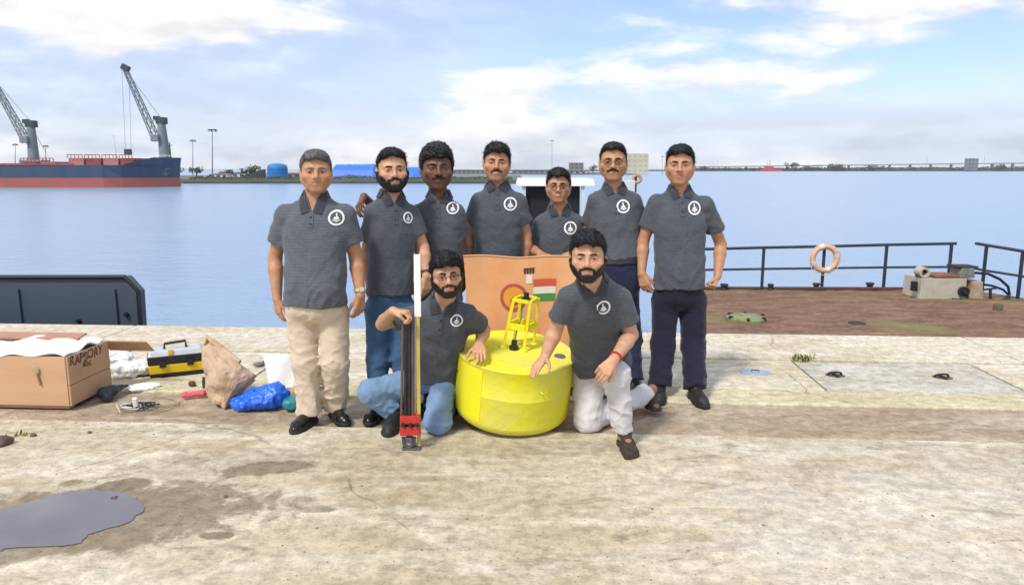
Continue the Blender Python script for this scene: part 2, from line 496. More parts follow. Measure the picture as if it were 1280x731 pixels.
def build_beard(R, o, s, kind, parent, m, seed, fat, hx=1.0):
    """kind: (cheek beard thickness or 0, moustache thickness or 0)"""
    th, mo = kind
    F = Fld(o - .15 * s, o + .12 * s, .0034)
    def fn(x, y, z):
        x, y, z = x / (s * hx), y / s, z / s
        ax = np.abs(x); h = head_sdf(x, y, z, fat)
        d = np.full(np.broadcast(x, y, z).shape, .05)
        if th > 0:
            line = -.079 + 1.25 * np.maximum(0, ax - .026) + 0 * y
            reg = np.maximum(z - np.minimum(line, -.028), y + .012 + .0 * z)
            reg = np.minimum(reg, np.maximum(np.maximum(np.abs(y + .008) - .011, z + .005), .05 - ax))
            reg = np.maximum(reg, -.132 - z)
            mouthside = np.maximum(np.maximum(np.abs(ax - .031) - .007, np.abs(z + .066) - .018), y + .04)
            reg = np.minimum(reg, mouthside)
            d = smax(h - th, reg * .7, .006)
        if mo > 0:
            mz = z + .0465 + .28 * ax
            reg = np.maximum(np.maximum(np.abs(mz) - .0062, ax - .035), y + .04)
            d = np.minimum(d, smax(h - mo, reg * .8, .004))
        return d * s
    F.add(local(R, o, fn, .15 * s))
    F.ripple(lambda x, y, z: .0012 * vnoise(x * 150, y * 150, z * 150, seed) + .0008 * vnoise(x * 300, y * 300, z * 220, seed + 3))
    V, Q = F.mesh()
    if len(V): V, Q = blades(V, Q, o, R, s, seed, 1500 if th > 0 else 350, .004, .006, .0007, .1, .35, lambda h: np.stack((h[:, 0] * 4, 0 * h[:, 0] - .1, 0 * h[:, 0] - 1), 1))
    if len(V): return mesh_np('beard' if th > 0 else 'moustache', V, Q, m, parent)

HANDPOSE = {'relaxed': ((14, 30, 22), .35), 'flat': ((4, 8, 6), .28), 'fist': ((70, 92, 55), .15), 'grip': ((50, 62, 40), .3), 'drape': ((30, 25, 15), .35)}
def hand_prims(w, d, n, thumb, pose, s=1.0):
    """w wrist, d finger direction, n the way the palm faces, thumb +1/-1 along cross(d, n)"""
    d = nrm(d); n = nrm(n - d * np.dot(n, d)); sd_ = np.cross(d, n) * thumb
    ang, spread = HANDPOSE[pose]
    palm, fing = [], []
    L = [(.072, .030), (.081, .034), (.075, .031), (.058, .026)]
    offs = [.031, .0105, -.0105, -.031]
    for i in range(4):
        base = w + d * (.088 - .005 * abs(i - 1.2)) * s + sd_ * offs[i] * s
        palm.append(cone(w + sd_ * offs[i] * .45 * s + d * .004, base, .0165 * s, .0125 * s))
        p = base; a = 0.0
        dirb = nrm(d + sd_ * (offs[i] * 5.5 * spread))
        seg = [L[i][0] * .48 * s, L[i][0] * .30 * s, L[i][0] * .26 * s]; rr = [.0100, .0092, .0084, .0070]
        for j in range(3):
            a += math.radians(ang[j] + (4 * i if j == 0 else 0))
            q = p + (dirb * math.cos(a) + n * math.sin(a)) * seg[j]
            fing.append(cone(p, q, rr[j] * s, rr[j + 1] * s)); p = q
    tb = w + d * .022 * s + sd_ * .024 * s + n * .006 * s
    k = {'relaxed': .45, 'flat': .75, 'fist': .35, 'grip': .5, 'drape': .5}[pose]
    t1 = tb + (d * .80 + sd_ * k + n * .30) * .043 * s
    t2 = t1 + (d * .95 + sd_ * (k - .35) + n * .35) * .030 * s
    if pose in ('fist', 'grip'): t2 = t1 + (d * .6 - sd_ * .45 + n * .6) * .030 * s
    t3 = t2 + nrm(t2 - t1) * .022 * s
    fing += [cone(tb, t1, .0145 * s, .0105 * s), cone(t1, t2, .0105 * s, .0095 * s), cone(t2, t3, .0095 * s, .0072 * s)]
    return palm, fing

TP_T = np.array([-.45, -.28, 0, .22, .45, .68, .84, .94, 1.02, 1.12])
TP_A = np.array([.172, .172, .168, .163, .168, .174, .148, .100, .072, .062])
TP_B = np.array([.120, .120, .118, .116, .116, .116, .102, .085, .072, .060])
def torso_fn(P, N, sa, sb, w, belly, inset, tmin=None, tmax=1.06, dep=1.0, hollow=None, rnd=0.0):
    zax = nrm(N - P); xax = sb - sa; xax = nrm(xax - zax * np.dot(xax, zax)); yax = np.cross(zax, xax)
    L = np.linalg.norm(N - P); R = np.stack((xax, yax, zax), 1)
    A = TP_A * np.where(TP_T > .9, 1, w) - inset; 
    bb = belly * np.exp(-((TP_T - .14) / .3) ** 2)
    B = TP_B * dep * np.where(TP_T > .9, 1, .5 + .5 * w) - inset + bb * .5
    Cc = -bb * .5 - .012 * np.exp(-((TP_T - .65) / .2) ** 2)
    tt = np.linspace(-.5, 1.2, 120)
    def sm(y): 
        q = np.interp(tt, TP_T, y); k = np.ones(9) / 9
        return np.convolve(np.pad(q, 4, 'edge'), k, 'valid')
    A_, B_, C_ = sm(A).astype(np.float32), sm(B).astype(np.float32), sm(Cc).astype(np.float32)
    def fn(x, y, z):
        t = z / L
        ii = np.clip((t + .5) * (119 / 1.7), 0, 118.99); i0 = ii.astype(np.int32); ff = (ii - i0).astype(np.float32); i1 = i0 + 1
        a = A_[i0] + (A_[i1] - A_[i0]) * ff; b = B_[i0] + (B_[i1] - B_[i0]) * ff; c = C_[i0] + (C_[i1] - C_[i0]) * ff
        u_ = (x / a) ** 2; v_ = ((y - c) / b) ** 2
        q = .62 * np.sqrt(u_ + v_) + .38 * np.sqrt(np.sqrt(u_ * u_ + v_ * v_))
        d = (q - 1) * np.minimum(a, b)
        d = smax(d, (t - tmax) * L + 0 * d, .015)
        if tmin is not None:
            e = (tmin - t) * L + 0 * d
            if hollow:
                inner = np.maximum((q - 1) * np.minimum(a, b) + hollow, (t - tmin) * L - .05)
                d = np.maximum(d, -inner)
            d = smax(d, e, rnd) if rnd else np.maximum(d, e)
        return d
    return fn, R, L
def torso_prim(P, N, sa, sb, *a, **k):
    fn, R, L = torso_fn(P, N, sa, sb, *a, **k)
    g, lo, hi = local(R, P, fn, 0)
    lo = np.minimum(P, N) - .17; hi = np.maximum(P, N) + .17
    return g, lo, hi

def shoe_fn(x, y, z):
    """toes towards -y, heel centre at the origin, sole at z=0"""
    def C(a, b, ra, rb):
        bx, by, bz = b[0] - a[0], b[1] - a[1], b[2] - a[2]; L2 = bx * bx + by * by + bz * bz
        p, q, r = x - a[0], y - a[1], z - a[2]; t = np.clip((p * bx + q * by + r * bz) / L2, 0, 1)
        return np.sqrt((p - t * bx) ** 2 + (q - t * by) ** 2 + (r - t * bz) ** 2) - (ra + (rb - ra) * t)
    d = C((0, .01, .030), (0, -.09, .030), .036, .040)
    d = smin(d, C((0, -.09, .028), (0, -.155, .026), .043, .041), .02)
    d = smin(d, C((0, -.155, .022), (.004, -.198, .020), .038, .026), .03)
    d = smin(d, C((0, .006, .04), (0, -.012, .085), .036, .040), .03)
    d = smin(d, C((0, -.02, .065), (0, -.10, .045), .036, .030), .03)
    return smax(d, -z, .004)
def foot_fn(x, y, z):
    def C(a, b, ra, rb):
        bx, by, bz = b[0] - a[0], b[1] - a[1], b[2] - a[2]; L2 = bx * bx + by * by + bz * bz
        p, q, r = x - a[0], y - a[1], z - a[2]; t = np.clip((p * bx + q * by + r * bz) / L2, 0, 1)
        return np.sqrt((p - t * bx) ** 2 + (q - t * by) ** 2 + (r - t * bz) ** 2) - (ra + (rb - ra) * t)
    d = C((0, .01, .050), (0, -.10, .045), .030, .030)
    d = smin(d, C((.012, -.09, .040), (.018, -.155, .036), .022, .018), .02)
    d = smin(d, C((-.012, -.09, .040), (-.018, -.150, .034), .022, .018), .02)
    for i, (tx, ty, r) in enumerate(((.026, -.205, .0115), (.010, -.206, .0085), (-.004, -.200, .008), (-.017, -.192, .0078), (-.030, -.182, .0072))):
        d = smin(d, C((tx * .9, -.15, .034), (tx, ty, .033), r * 1.1, r), .005)
    d = smin(d, C((0, .0, .06), (0, -.005, .105), .034, .034), .03)
    return smax(d, -(z - .024), .004)

def person(sp):
    root = empty('person', sp['base'], sp['label'], 'person', sp.get('group'))
    seed = sp['seed']; rnd = random.Random(seed)
    J = sp['J']; s = sp.get('s', 1.0); w = sp.get('w', 1.0); belly = sp.get('belly', 0.0); fat = sp.get('fat', 0.0) + .004
    P, N, sa, sb = J['P'], J['N'], J['sa'], J['sb']
    ho = J['head']; hs = sp['hs']; R = rotz(math.radians(sp.get('yaw', 0))) @ rotx(math.radians(sp.get('pitch', 0))) @ roty(math.radians(sp.get('roll', 0)))
    skin = sp['skin']
    arm = sp.get('arm', 1.0); hx = sp.get('hx', 1.10)
    # ---- body: head, neck, arms and hands, trunk: one surface
    pts = [P, N, sa, sb, ho] + [J[k] for k in ('ea', 'eb', 'wa', 'wb')] + [J['wa'] + nrm(J['da']) * .2, J['wb'] + nrm(J['db']) * .2]
    lo = np.min(pts, 0) - .16; hi = np.max(pts, 0) + .17
    F = Fld(lo, hi, .0045)
    F.add(torso_prim(P, N, sa, sb, w, belly, .018, max(.26, sp.get('hem', 0) + .12)), .0)
    for q in ('a', 'b'):
        S, E, W = J['s' + q], J['e' + q], J['w' + q]
        F.add(cone(N - (N - P) * .08, S, .032, .038), .03)
        F.add(cone(S, E, .047 * arm, .039 * arm), .03)
        m1 = E + (W - E) * .28
        F.add(group_min([cone(E, m1, .038 * arm, .043 * arm), cone(m1, W, .043 * arm, .0265 * arm)], .01), .015)
        palm, fing = hand_prims(W, J['d' + q], J['n' + q], J['th' + q], J['pose' + q], sp.get('hand', 1.0))
        F.add(group_min(palm, .012), .012)
        F.add(group_min(fing, 0), .005)
    nk = ho + R @ np.array((0, .02, -.07)) * hs
    F.add(cone(N + (N - P) * -.04, nk, .062, .057 + fat), .025)
    F.add(head_prim(R, ho, hs, fat, hx), .014)
    V, Q = F.mesh()
    body = mesh_np('body', V, Q, skin, root)
    # vertex tints: lips, stubble, darker eye sockets, redder cheeks, lighter forehead
    hl = (V - ho) @ R / hs / np.array((hx, 1, 1))
    inhead = (np.abs(hl) < .14).all(1)
    colr = np.ones((len(V), 4), np.float32)
    x, y, z = hl[:, 0], hl[:, 1], hl[:, 2]
    lips = np.clip(1.35 - np.sqrt((x / .027) ** 2 + ((z + .0622) / .0090) ** 2), 0, 1) * (y < -.07) * inhead
    colr[:, :3] *= 1 - lips[:, None] * np.array((.16, .34, .30)) * np.array(1.0)
    st = sp.get('stubble', .25)
    beardz = np.clip((-.035 + .5 * np.maximum(0, np.abs(x) - .03) - z) / .02, 0, 1) * (y < .02) * (z > -.14) * inhead * (1 - lips)
    colr[:, :3] *= 1 - beardz[:, None] * st * np.array((.75, .7, .6))
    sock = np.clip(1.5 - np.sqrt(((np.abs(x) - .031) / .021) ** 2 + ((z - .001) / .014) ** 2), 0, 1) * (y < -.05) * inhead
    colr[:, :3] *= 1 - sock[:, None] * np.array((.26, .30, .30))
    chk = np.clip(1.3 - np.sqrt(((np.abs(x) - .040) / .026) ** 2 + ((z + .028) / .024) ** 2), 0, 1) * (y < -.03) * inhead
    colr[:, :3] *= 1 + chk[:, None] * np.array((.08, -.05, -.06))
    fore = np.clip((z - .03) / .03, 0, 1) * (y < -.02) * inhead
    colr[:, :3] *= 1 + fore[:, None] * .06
    for sc_, am_ in ((90, .06), (180, .05)): colr[:, :3] *= (1 + am_ * vnoise(V[:, 0] * sc_, V[:, 1] * sc_, V[:, 2] * sc_, seed + 2))[:, None]
    nz = vnoise(V[:, 0] * 40, V[:, 1] * 40, V[:, 2] * 40, seed) * .05 + 1
    colr[:, :3] *= nz[:, None]
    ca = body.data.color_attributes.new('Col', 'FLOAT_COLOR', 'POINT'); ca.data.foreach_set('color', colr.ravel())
    # eyes, brows
    HB = np.array
    def hp(p): return ho + R @ (HB(p) * hs * HB((hx, 1, 1)))
    for sx in (-1, 1):
        m_ = MB(); n = 14
        Vv, Ff = [], []
        c = hp((sx * .031, -.0748, .0005))
        b = MB()
        b.lathe([(0.0001, -.0132), (.0074, -.0109), (.0074, -.01091), (.0105, -.008), (.0132, 0), (.0105, .008), (.0001, .0132)], n=14)
        VV = np.array(b.V) * hs
        VV = VV @ rotx(-math.pi / 2).T       # axis z -> +y ; iris at -z -> towards -y
        eb = MB(); eb.add((R @ VV.T).T + c, b.F)
        e = eb.build('eye', [MAT_EYE, MAT_IRIS], root, smooth=True)
        for i, f in enumerate(e.data.polygons):
            ctr = np.array(f.center) + np.array(base_of(root)) - c
            f.material_index = 1 if (R.T @ ctr)[1] < -.0100 * hs else 0
        br = MB()
        brow = [hp((sx * xx, yy, zz)) for xx, yy, zz in ((.010, -.0925, .0190), (.022, -.0925, .0222), (.034, -.0865, .0228), (.048, -.0735, .0180))]
        br.tube(brow, [.0036 * hs, .0050 * hs, .0046 * hs, .0022 * hs], 7)
        br.build('eyebrow', sp['hairmat'], root, smooth=True)
    if sp.get('teeth'):
        t = MB(); t.tube([hp((-.017, -.0925, -.0608)), hp((0, -.0985, -.0625)), hp((.017, -.0925, -.0608))], [.001, .0042, .001], 8)
        t.build('teeth', MAT_TEETH, root, smooth=True)
    build_hair(R, ho, hs, sp['hair'], root, sp['hairmat'], seed, hx)
    if sp.get('beard'): build_beard(R, ho, hs, sp['beard'], root, sp.get('beardmat', sp['hairmat']), seed, fat, hx)
    if sp.get('glasses'):
        gl = MB()
        for sx in (-1, 1):
            ring = [hp((sx * .033 + .0225 * math.cos(a) * (1 - .12 * math.sin(a) ** 2), -.104 + .010 * abs(math.cos(a)) * (1 if sx * math.cos(a) > 0 else .2), -.001 + .0165 * math.sin(a))) for a in np.linspace(0, 2 * math.pi, 20, endpoint=False)]
            gl.tube(ring, .0016, 6, closed=True)
            gl.tube([hp((sx * .0555, -.094, .003)), hp((sx * .072, -.05, .004)), hp((sx * .079, .01, .002))], .0016, 6)
        gl.tube([hp((-.011, -.103, .003)), hp((0, -.1065, .005)), hp((.011, -.103, .003))], .0016, 6)
        g = gl.build('glasses', MAT_GLASSFRAME, root, smooth=True)
        for sx in (-1, 1):
            ln = MB(); ctr = hp((sx * .033, -.1035, -.001))
            ln.prism([hp((sx * .033 + .0215 * math.cos(a), -.1035 + .006 * abs(math.cos(a)), -.001 + .0158 * math.sin(a))) for a in np.linspace(0, 2 * math.pi, 18, endpoint=False)], R @ np.array((0, .0012, 0)))
            ln.build('lens', MAT_LENS, g)
    # ---- polo shirt
    hem = sp.get('hem', -.24); tuck = sp.get('tuck')
    pts = [P - (N - P) * .5, N + (N - P) * .1, sa, sb, J['ea'], J['eb']]
    F = Fld(np.min(pts, 0) - .25, np.max(pts, 0) + .22, .0068)
    wav = sp.get('wav', 0)
    F.add(torso_prim(P, N, sa, sb, w, belly, 0, hem, 1.005), 0)
    holes = []
    for q in ('a', 'b'):
        S, E = J['s' + q], J['e' + q]
        F.add(cone(N - (N - P) * .040, S + np.array((0, 0, -.012)), .055, .043), .045)
        d_ = nrm(E - S); end = S + d_ * np.linalg.norm(E - S) * sp.get('sleeve', .65)
        F.add(cone(S + np.array((0, 0, -.010)), end, .058 * arm, sp.get('cuff', .068) * arm, cap=.0), .04)
        holes.append(cone(end - d_ * .018, end + d_ * .05, (sp.get('cuff', .068) - .014) * arm, (sp.get('cuff', .068) - .012) * arm))
    sfr = nrm(np.cross(nrm(N - P), nrm(sb - sa)))      # points back
    zt = nrm(N - P); xt = nrm(sb - sa - zt * np.dot(sb - sa, zt)); fr = -np.cross(zt, xt)
    # folds
    k1 = sp.get('fold', 1.0)
    def rip(x, y, z):
        d = np.stack((x - P[0], y - P[1], z - P[2])); u = xt @ d; v = zt @ d; f = fr @ d
        a = vnoise(u * 7 + v * 5, f * 5, v * 15 - np.abs(u) * 9, seed)
        b = vnoise(u * 16 - v * 7, f * 9, v * 22 + u * 6, seed + 5)
        low = np.clip(1.1 - v / .5, .35, 1)
        ridge = 1 - np.abs(vnoise(u * 6 + np.sign(u) * v * 6, f * 5, v * 9 - np.abs(u) * 12, seed + 9)) * 2.2
        ridge2 = 1 - np.abs(vnoise(u * 9 - v * 4, f * 6, v * 14 + u * 10, seed + 13)) * 2.4
        return (-(.0060 * a * low + .0030 * b) - .0085 * np.clip(ridge, 0, 1) * low - .0050 * np.clip(ridge2, 0, 1) * low + .003) * k1
    F.ripple(rip)
    for hq in holes: F.cut(hq)
    # open neck: a V in front
    nb = N + zt * .012
    def vfn(x, y, z):      # local frame: x across, y back, z up from the neck base
        depth = sp.get('vneck', .085)
        hw = np.clip((z + depth) * (.044 / (depth + .03)), -.02, .06)
        return np.maximum(np.maximum(np.abs(x) - hw, y + .035), -(z + depth))
    Rt = np.stack((xt, -fr, zt), 1)
    F.cut(local(Rt, nb, vfn, .14), .004)
    V, Q = F.mesh()
    shirt = mesh_np('polo_shirt', V, Q, sp.get('shirt', MAT_SHIRT), root)
    bvh = BVHTree.FromPolygons([tuple(v) for v in V], [tuple(q) for q in Q])
    def onshirt(u, v, off):     # point on the shirt front: u across, v up from P
        o = P + xt * u + zt * v + fr * .5
        h = bvh.ray_cast(Vector(o), Vector(-fr), 1.0)
        if h[0] is None: return P + xt * u + zt * v + fr * .13
        return np.array(h[0]) + fr * off
    L = np.linalg.norm(N - P)
    # placket and buttons
    pv0, pv1 = L - sp.get('vneck', .085) + .012, L - .175
    pl = MB(); rows = 9; VV = []
    for i in range(rows):
        v = pv0 + (pv1 - pv0) * i / (rows - 1)
        for u in (-.016, -.0155, .0155, .016): VV.append(onshirt(u, v, .0045 if abs(u) < .0158 else -.004))
    pl.add(VV, [(i * 4 + j, i * 4 + j + 1, i * 4 + j + 5, i * 4 + j + 4) for i in range(rows - 1) for j in range(3)])
    placket = pl.build('placket', sp.get('shirt', MAT_SHIRT), root, smooth=False)
    for i in range(2):
        c = onshirt(0, pv0 + (pv1 - pv0) * (.3 + .45 * i), .006)
        bt = MB(); bt.lathe([(.0001, .003), (.0055, .003), (.006, 0), (.006, -.003)], n=10, R=np.stack((xt, zt, fr), 1), c=c)
        bt.build('button', MAT_BUTTON, placket)
    # collar: a standing band round the back and two folded leaves in front
    cb = MB(); VV = []; n = 22
    ctrn = N + zt * .004
    for i in range(n):
        a = math.radians(62 + (360 - 124) * i / (n - 1))      # 0 = front
        di = xt * math.sin(a) + fr * math.cos(a); fron = max(0.0, math.cos(a))
        up = .040 - .02 * fron; ri = .064; ro = .086 + .012 * abs(math.sin(a)); lowr = -.004 - .010 * abs(math.sin(a))
        VV += [ctrn + di * (ri - .004) + zt * (up - .035), ctrn + di * ri + zt * up, ctrn + di * (ri + .008) + zt * (up + .002), ctrn + di * ro + zt * lowr, ctrn + di * (ro - .012) + zt * (lowr - .012), ctrn + di * (ri + .002) + zt * (up - .015)]
    cb.add(VV, [(i * 6 + j, i * 6 + (j + 1) % 6, (i + 1) * 6 + (j + 1) % 6, (i + 1) * 6 + j) for i in range(n - 1) for j in range(6)] + [tuple(range(6)), tuple(range((n - 1) * 6 + 5, (n - 1) * 6 - 1, -1))])
    Lc = np.linalg.norm(N - P); vn = sp.get('vneck', .085)
    for sx in (-1, 1):
        TL_, TR_, BR_, BL_ = (.052, .036), (.090, .006), (.062, -max(vn, .05) - .002), (.012, -vn + .018)
        ng = 8; up_, lo_ = [], []
        for j in range(ng + 1):
            for i in range(ng + 1):
                s_, t_ = i / ng, j / ng
                u = (TL_[0] * (1 - s_) + TR_[0] * s_) * (1 - t_) + (BL_[0] * (1 - s_) + BR_[0] * s_) * t_
                v = (TL_[1] * (1 - s_) + TR_[1] * s_) * (1 - t_) + (BL_[1] * (1 - s_) + BR_[1] * s_) * t_
                o_ = P + xt * sx * u + zt * (Lc + v) + fr * .4
                hit = bvh.ray_cast(Vector(o_), Vector(-fr), .55)
                dep = (np.array(hit[0]) - P) @ fr if hit[0] is not None else None
                # keep to the neck: never farther back than the standing collar
                m_ = math.sqrt(max(0, .068 ** 2 - min(u, .066) ** 2)) if u < .066 else 0.0
                nd = (N - P) @ fr + max(m_, -.01)
                dep = nd if dep is None or dep < nd - .0 and v > -.02 else dep
                base_ = P + xt * sx * u + zt * (Lc + v) + fr * dep
                up_.append(base_ + fr * (.010 - .003 * s_)); lo_.append(base_ + fr * .0005)
        w_ = ng + 1; m0 = len(up_)
        Fq = [(j * w_ + i, j * w_ + i + 1, (j + 1) * w_ + i + 1, (j + 1) * w_ + i) for j in range(ng) for i in range(ng)]
        Fq += [tuple(m0 + q for q in f[::-1]) for f in Fq]
        for i in range(ng): Fq += [(i, m0 + i, m0 + i + 1, i + 1), (ng * w_ + i, ng * w_ + i + 1, m0 + ng * w_ + i + 1, m0 + ng * w_ + i)]
        for j in range(ng): Fq += [(j * w_, (j + 1) * w_, m0 + (j + 1) * w_, m0 + j * w_), (j * w_ + ng, m0 + j * w_ + ng, m0 + (j + 1) * w_ + ng, (j + 1) * w_ + ng)]
        cb.add(up_ + lo_, Fq)
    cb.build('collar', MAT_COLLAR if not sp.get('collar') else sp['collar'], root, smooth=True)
    # round white emblem on the chest
    bp_ = at(sp['badge'][0], sp['badge'][1], N[1] - .13)
    hit = bvh.ray_cast(Vector((0, 0, CAM_H)), Vector(tuple(nrm(ray(sp['badge'][0], sp['badge'][1])))), 20.0)
    if hit[0] is not None: bp_ = np.array(hit[0])
    bu, bv, br_ = float((bp_ - P) @ xt), float((bp_ - P) @ zt), sp['badge'][2] * N[1] / FPX
    ring = MB(); VV = []; n = 28
    for i in range(n):
        a = 2 * math.pi * i / n
        for r in (br_, br_ * .76): VV.append(onshirt(bu + r * math.cos(a), bv + r * math.sin(a), .0045))
    ring.add(VV, [(2 * i, 2 * ((i + 1) % n), 2 * ((i + 1) % n) + 1, 2 * i + 1) for i in range(n)])
    def shp(pts2):
        q = [onshirt(bu + br_ * a, bv + br_ * b, .005) for a, b in pts2]
        ring.add(q, [tuple(range(len(q)))])
    shp([(-.12, .55), (.06, .58), (.10, .1), (-.05, .1)]); shp([(-.28, .1), (.26, .1), (.34, -.18), (-.34, -.18)])
    shp([(-.5, -.24), (.5, -.24), (.36, -.42), (-.36, -.42)]); shp([(-.22, -.48), (.22, -.48), (.1, -.58), (-.1, -.58)])
    bd = ring.build('chest_emblem', MAT_WHITE, root)
    # ---- trousers
    ha, hb = J['ha'], J['hb']; ka, kb, aa, ab = J['ka'], J['kb'], J['aa'], J['ab']
    tr = sp.get('trouser', (.090, .072, .066, .060))
    pts = [ha, hb, ka, kb, aa, ab, P + (N - P) * .25]
    F = Fld(np.min(pts, 0) - .19, np.max(pts, 0) + .19, .0078)
    pc = (ha + hb) / 2
    wt = sp.get('waist', .16)
    F.add(torso_prim(P, N, sa, sb, w * sp.get('hipw', 1.0), belly * sp.get('tb', .9), .013, -.13, wt, rnd=.09), 0)
    for h_, k_, a_ in ((ha, ka, aa), (hb, kb, ab)):
        cuff = sp.get('cuffcut', .015)
        F.add(group_min([cone(h_, k_, tr[0], tr[1]), cone(k_, a_, tr[2], tr[3], cap=cuff)], .03), .035)
    amp = sp.get('tfold', 1.0)
    def rip2(x, y, z):
        a = vnoise(x * 9, y * 9, z * 17, seed + 20); b = vnoise(x * 20 + z * 9, y * 20, z * 30, seed + 21); c = vnoise(x * 14, y * 14, z * 6, seed + 22)
        low = np.clip(1.25 - (z - .05) / .7, .5, 1.25)
        rdg = np.clip(1 - np.abs(vnoise(x * 10 + z * 8, y * 10, z * 16 - x * 6, seed + 25)) * 2.4, 0, 1); rd2 = np.clip(1 - np.abs(vnoise(x * 16 - z * 7, y * 14, z * 24 + x * 8, seed + 26)) * 2.4, 0, 1)
        return (-(.0035 * a + .002 * b + .004 * c) - .0075 * rdg - .0045 * rd2 + .003) * amp * low
    F.ripple(rip2)
    if 'floor' in sp:
        sl = (slice(None), slice(None), slice(None)); F.f = np.maximum(F.f, (sp['floor'] - F.ax[2])[None, None, :])
    V, Q = F.mesh()
    trs = mesh_np('trousers', V, Q, sp['trousers'], root)
    if tuck:
        fn, Rb, Lb = torso_fn(P, N, sa, sb, w * sp.get('hipw', 1.0), belly * sp.get('tb', .9), .008)
        t0, t1 = wt - .075, wt - .005
        def fb(x, y, z):
            d = fn(x, y, z)
            return np.maximum(np.maximum(d - .006, -(d + .008)), np.maximum(t0 - z / Lb, z / Lb - t1) * Lb)
        F = Fld(P - .26, P + np.array((.26, .26, .30)), .005)
        F.add(local(Rb, P, fb, .24)); V, Q = F.mesh()
        belt = mesh_np('belt', V, Q, MAT_BELT, root)
    # ---- shoes
    for k, q in enumerate(('a', 'b')):
        g, fy, fp = J['f' + q], J['fy' + q], J.get('fp' + q, 0)
        Rf = rotz(math.radians(fy)) @ rotx(math.radians(fp))
        fs = sp.get('foot', 1.0)
        if sp.get('sandals'):
            F = Fld(g - np.array((.25, .25, .06)), g + np.array((.25, .25, .24)), .0042)
            F.add(local(Rf, g, lambda x, y, z: foot_fn(x * (1 if k == 0 else -1), y, z), .25)); V, Q = F.mesh()
            mesh_np('foot', V, Q, sp['footskin'], root)
            def straps(x, y, z):
                x = x * (1 if k == 0 else -1)
                d = foot_fn(x, y, z)
                sh = np.maximum(d - .007, -(d + .004))
                b1 = np.abs(y + .150 + .15 * x) - .017; b2 = np.abs(y + .085) - .012
                b3 = np.maximum(np.abs(z - .085 - .25 * y) - .012, y - 1)
                b4 = np.maximum(np.abs(x) - .012, np.maximum(y + .06, -y - .15))
                st_ = np.maximum(sh, np.minimum(np.minimum(b1, b2), b3))
                sole = np.maximum(smin(foot_fn(x, y, .034 + 0 * z), .0 + 1, 0) - .010, np.maximum(z - .026, -z))
                return np.minimum(st_, sole)
            F = Fld(g - np.array((.26, .26, .06)), g + np.array((.26, .26, .24)), .0045)
            F.add(local(Rf, g, straps, .26)); V, Q = F.mesh()
            mesh_np('sandal', V, Q, MAT_SANDAL, root)
        else:
            F = Fld(g - np.array((.25, .25, .06)), g + np.array((.25, .25, .24)), .0055)
            F.add(local(Rf, g, lambda x, y, z: shoe_fn(x / fs, y / fs, z / fs) * fs, .26)); V, Q = F.mesh()
            sh = mesh_np('shoe', V, Q, sp.get('shoe', MAT_SHOE), root)
            F = Fld(g - np.array((.25, .25, .06)), g + np.array((.25, .25, .24)), .0055)
            F.add(local(Rf, g, lambda x, y, z: np.maximum(shoe_fn(x / fs, y / fs, .026 + 0 * z) * fs - .006, np.maximum(z - .020, -z)), .26)); V, Q = F.mesh()
            mesh_np('sole', V, Q, MAT_SOLE, sh)
    # ---- extras
    for ex in sp.get('bands', ()):
        q, kind, m_ = ex
        W = J['w' + q]; d = nrm(J['w' + q] - J['e' + q]); c = W - d * .03
        h = nrm(np.cross(d, (0, 0.3, 1.0))); b = np.cross(d, h)
        r = .0325 * arm; wd = {'watch': .009, 'band': .006, 'bracelet': .006}[kind]
        ring = MB(); n = 22
        prof = [(r - .004, -wd), (r + .0035, -wd), (r + .0035, wd), (r - .004, wd)]
        ring.lathe(prof, c=c, n=n, R=np.stack((h, b, d), 1), closed=True)
        o = ring.build('wristwatch' if kind == 'watch' else 'wristband', m_, root, smooth=False)
        if kind == 'watch':
            fc = MB(); fd = nrm(np.array((.6, -1, .2))); fd = nrm(fd - d * np.dot(fd, d)); hh = np.cross(fd, d)
            fc.lathe([(.0001, .008), (.015, .008), (.017, .004), (.017, -.004)], n=16, c=c + fd * r, R=np.stack((d, hh, fd), 1))
            fc.build('watch_face', MAT_WATCH, o, smooth=True)
    return root

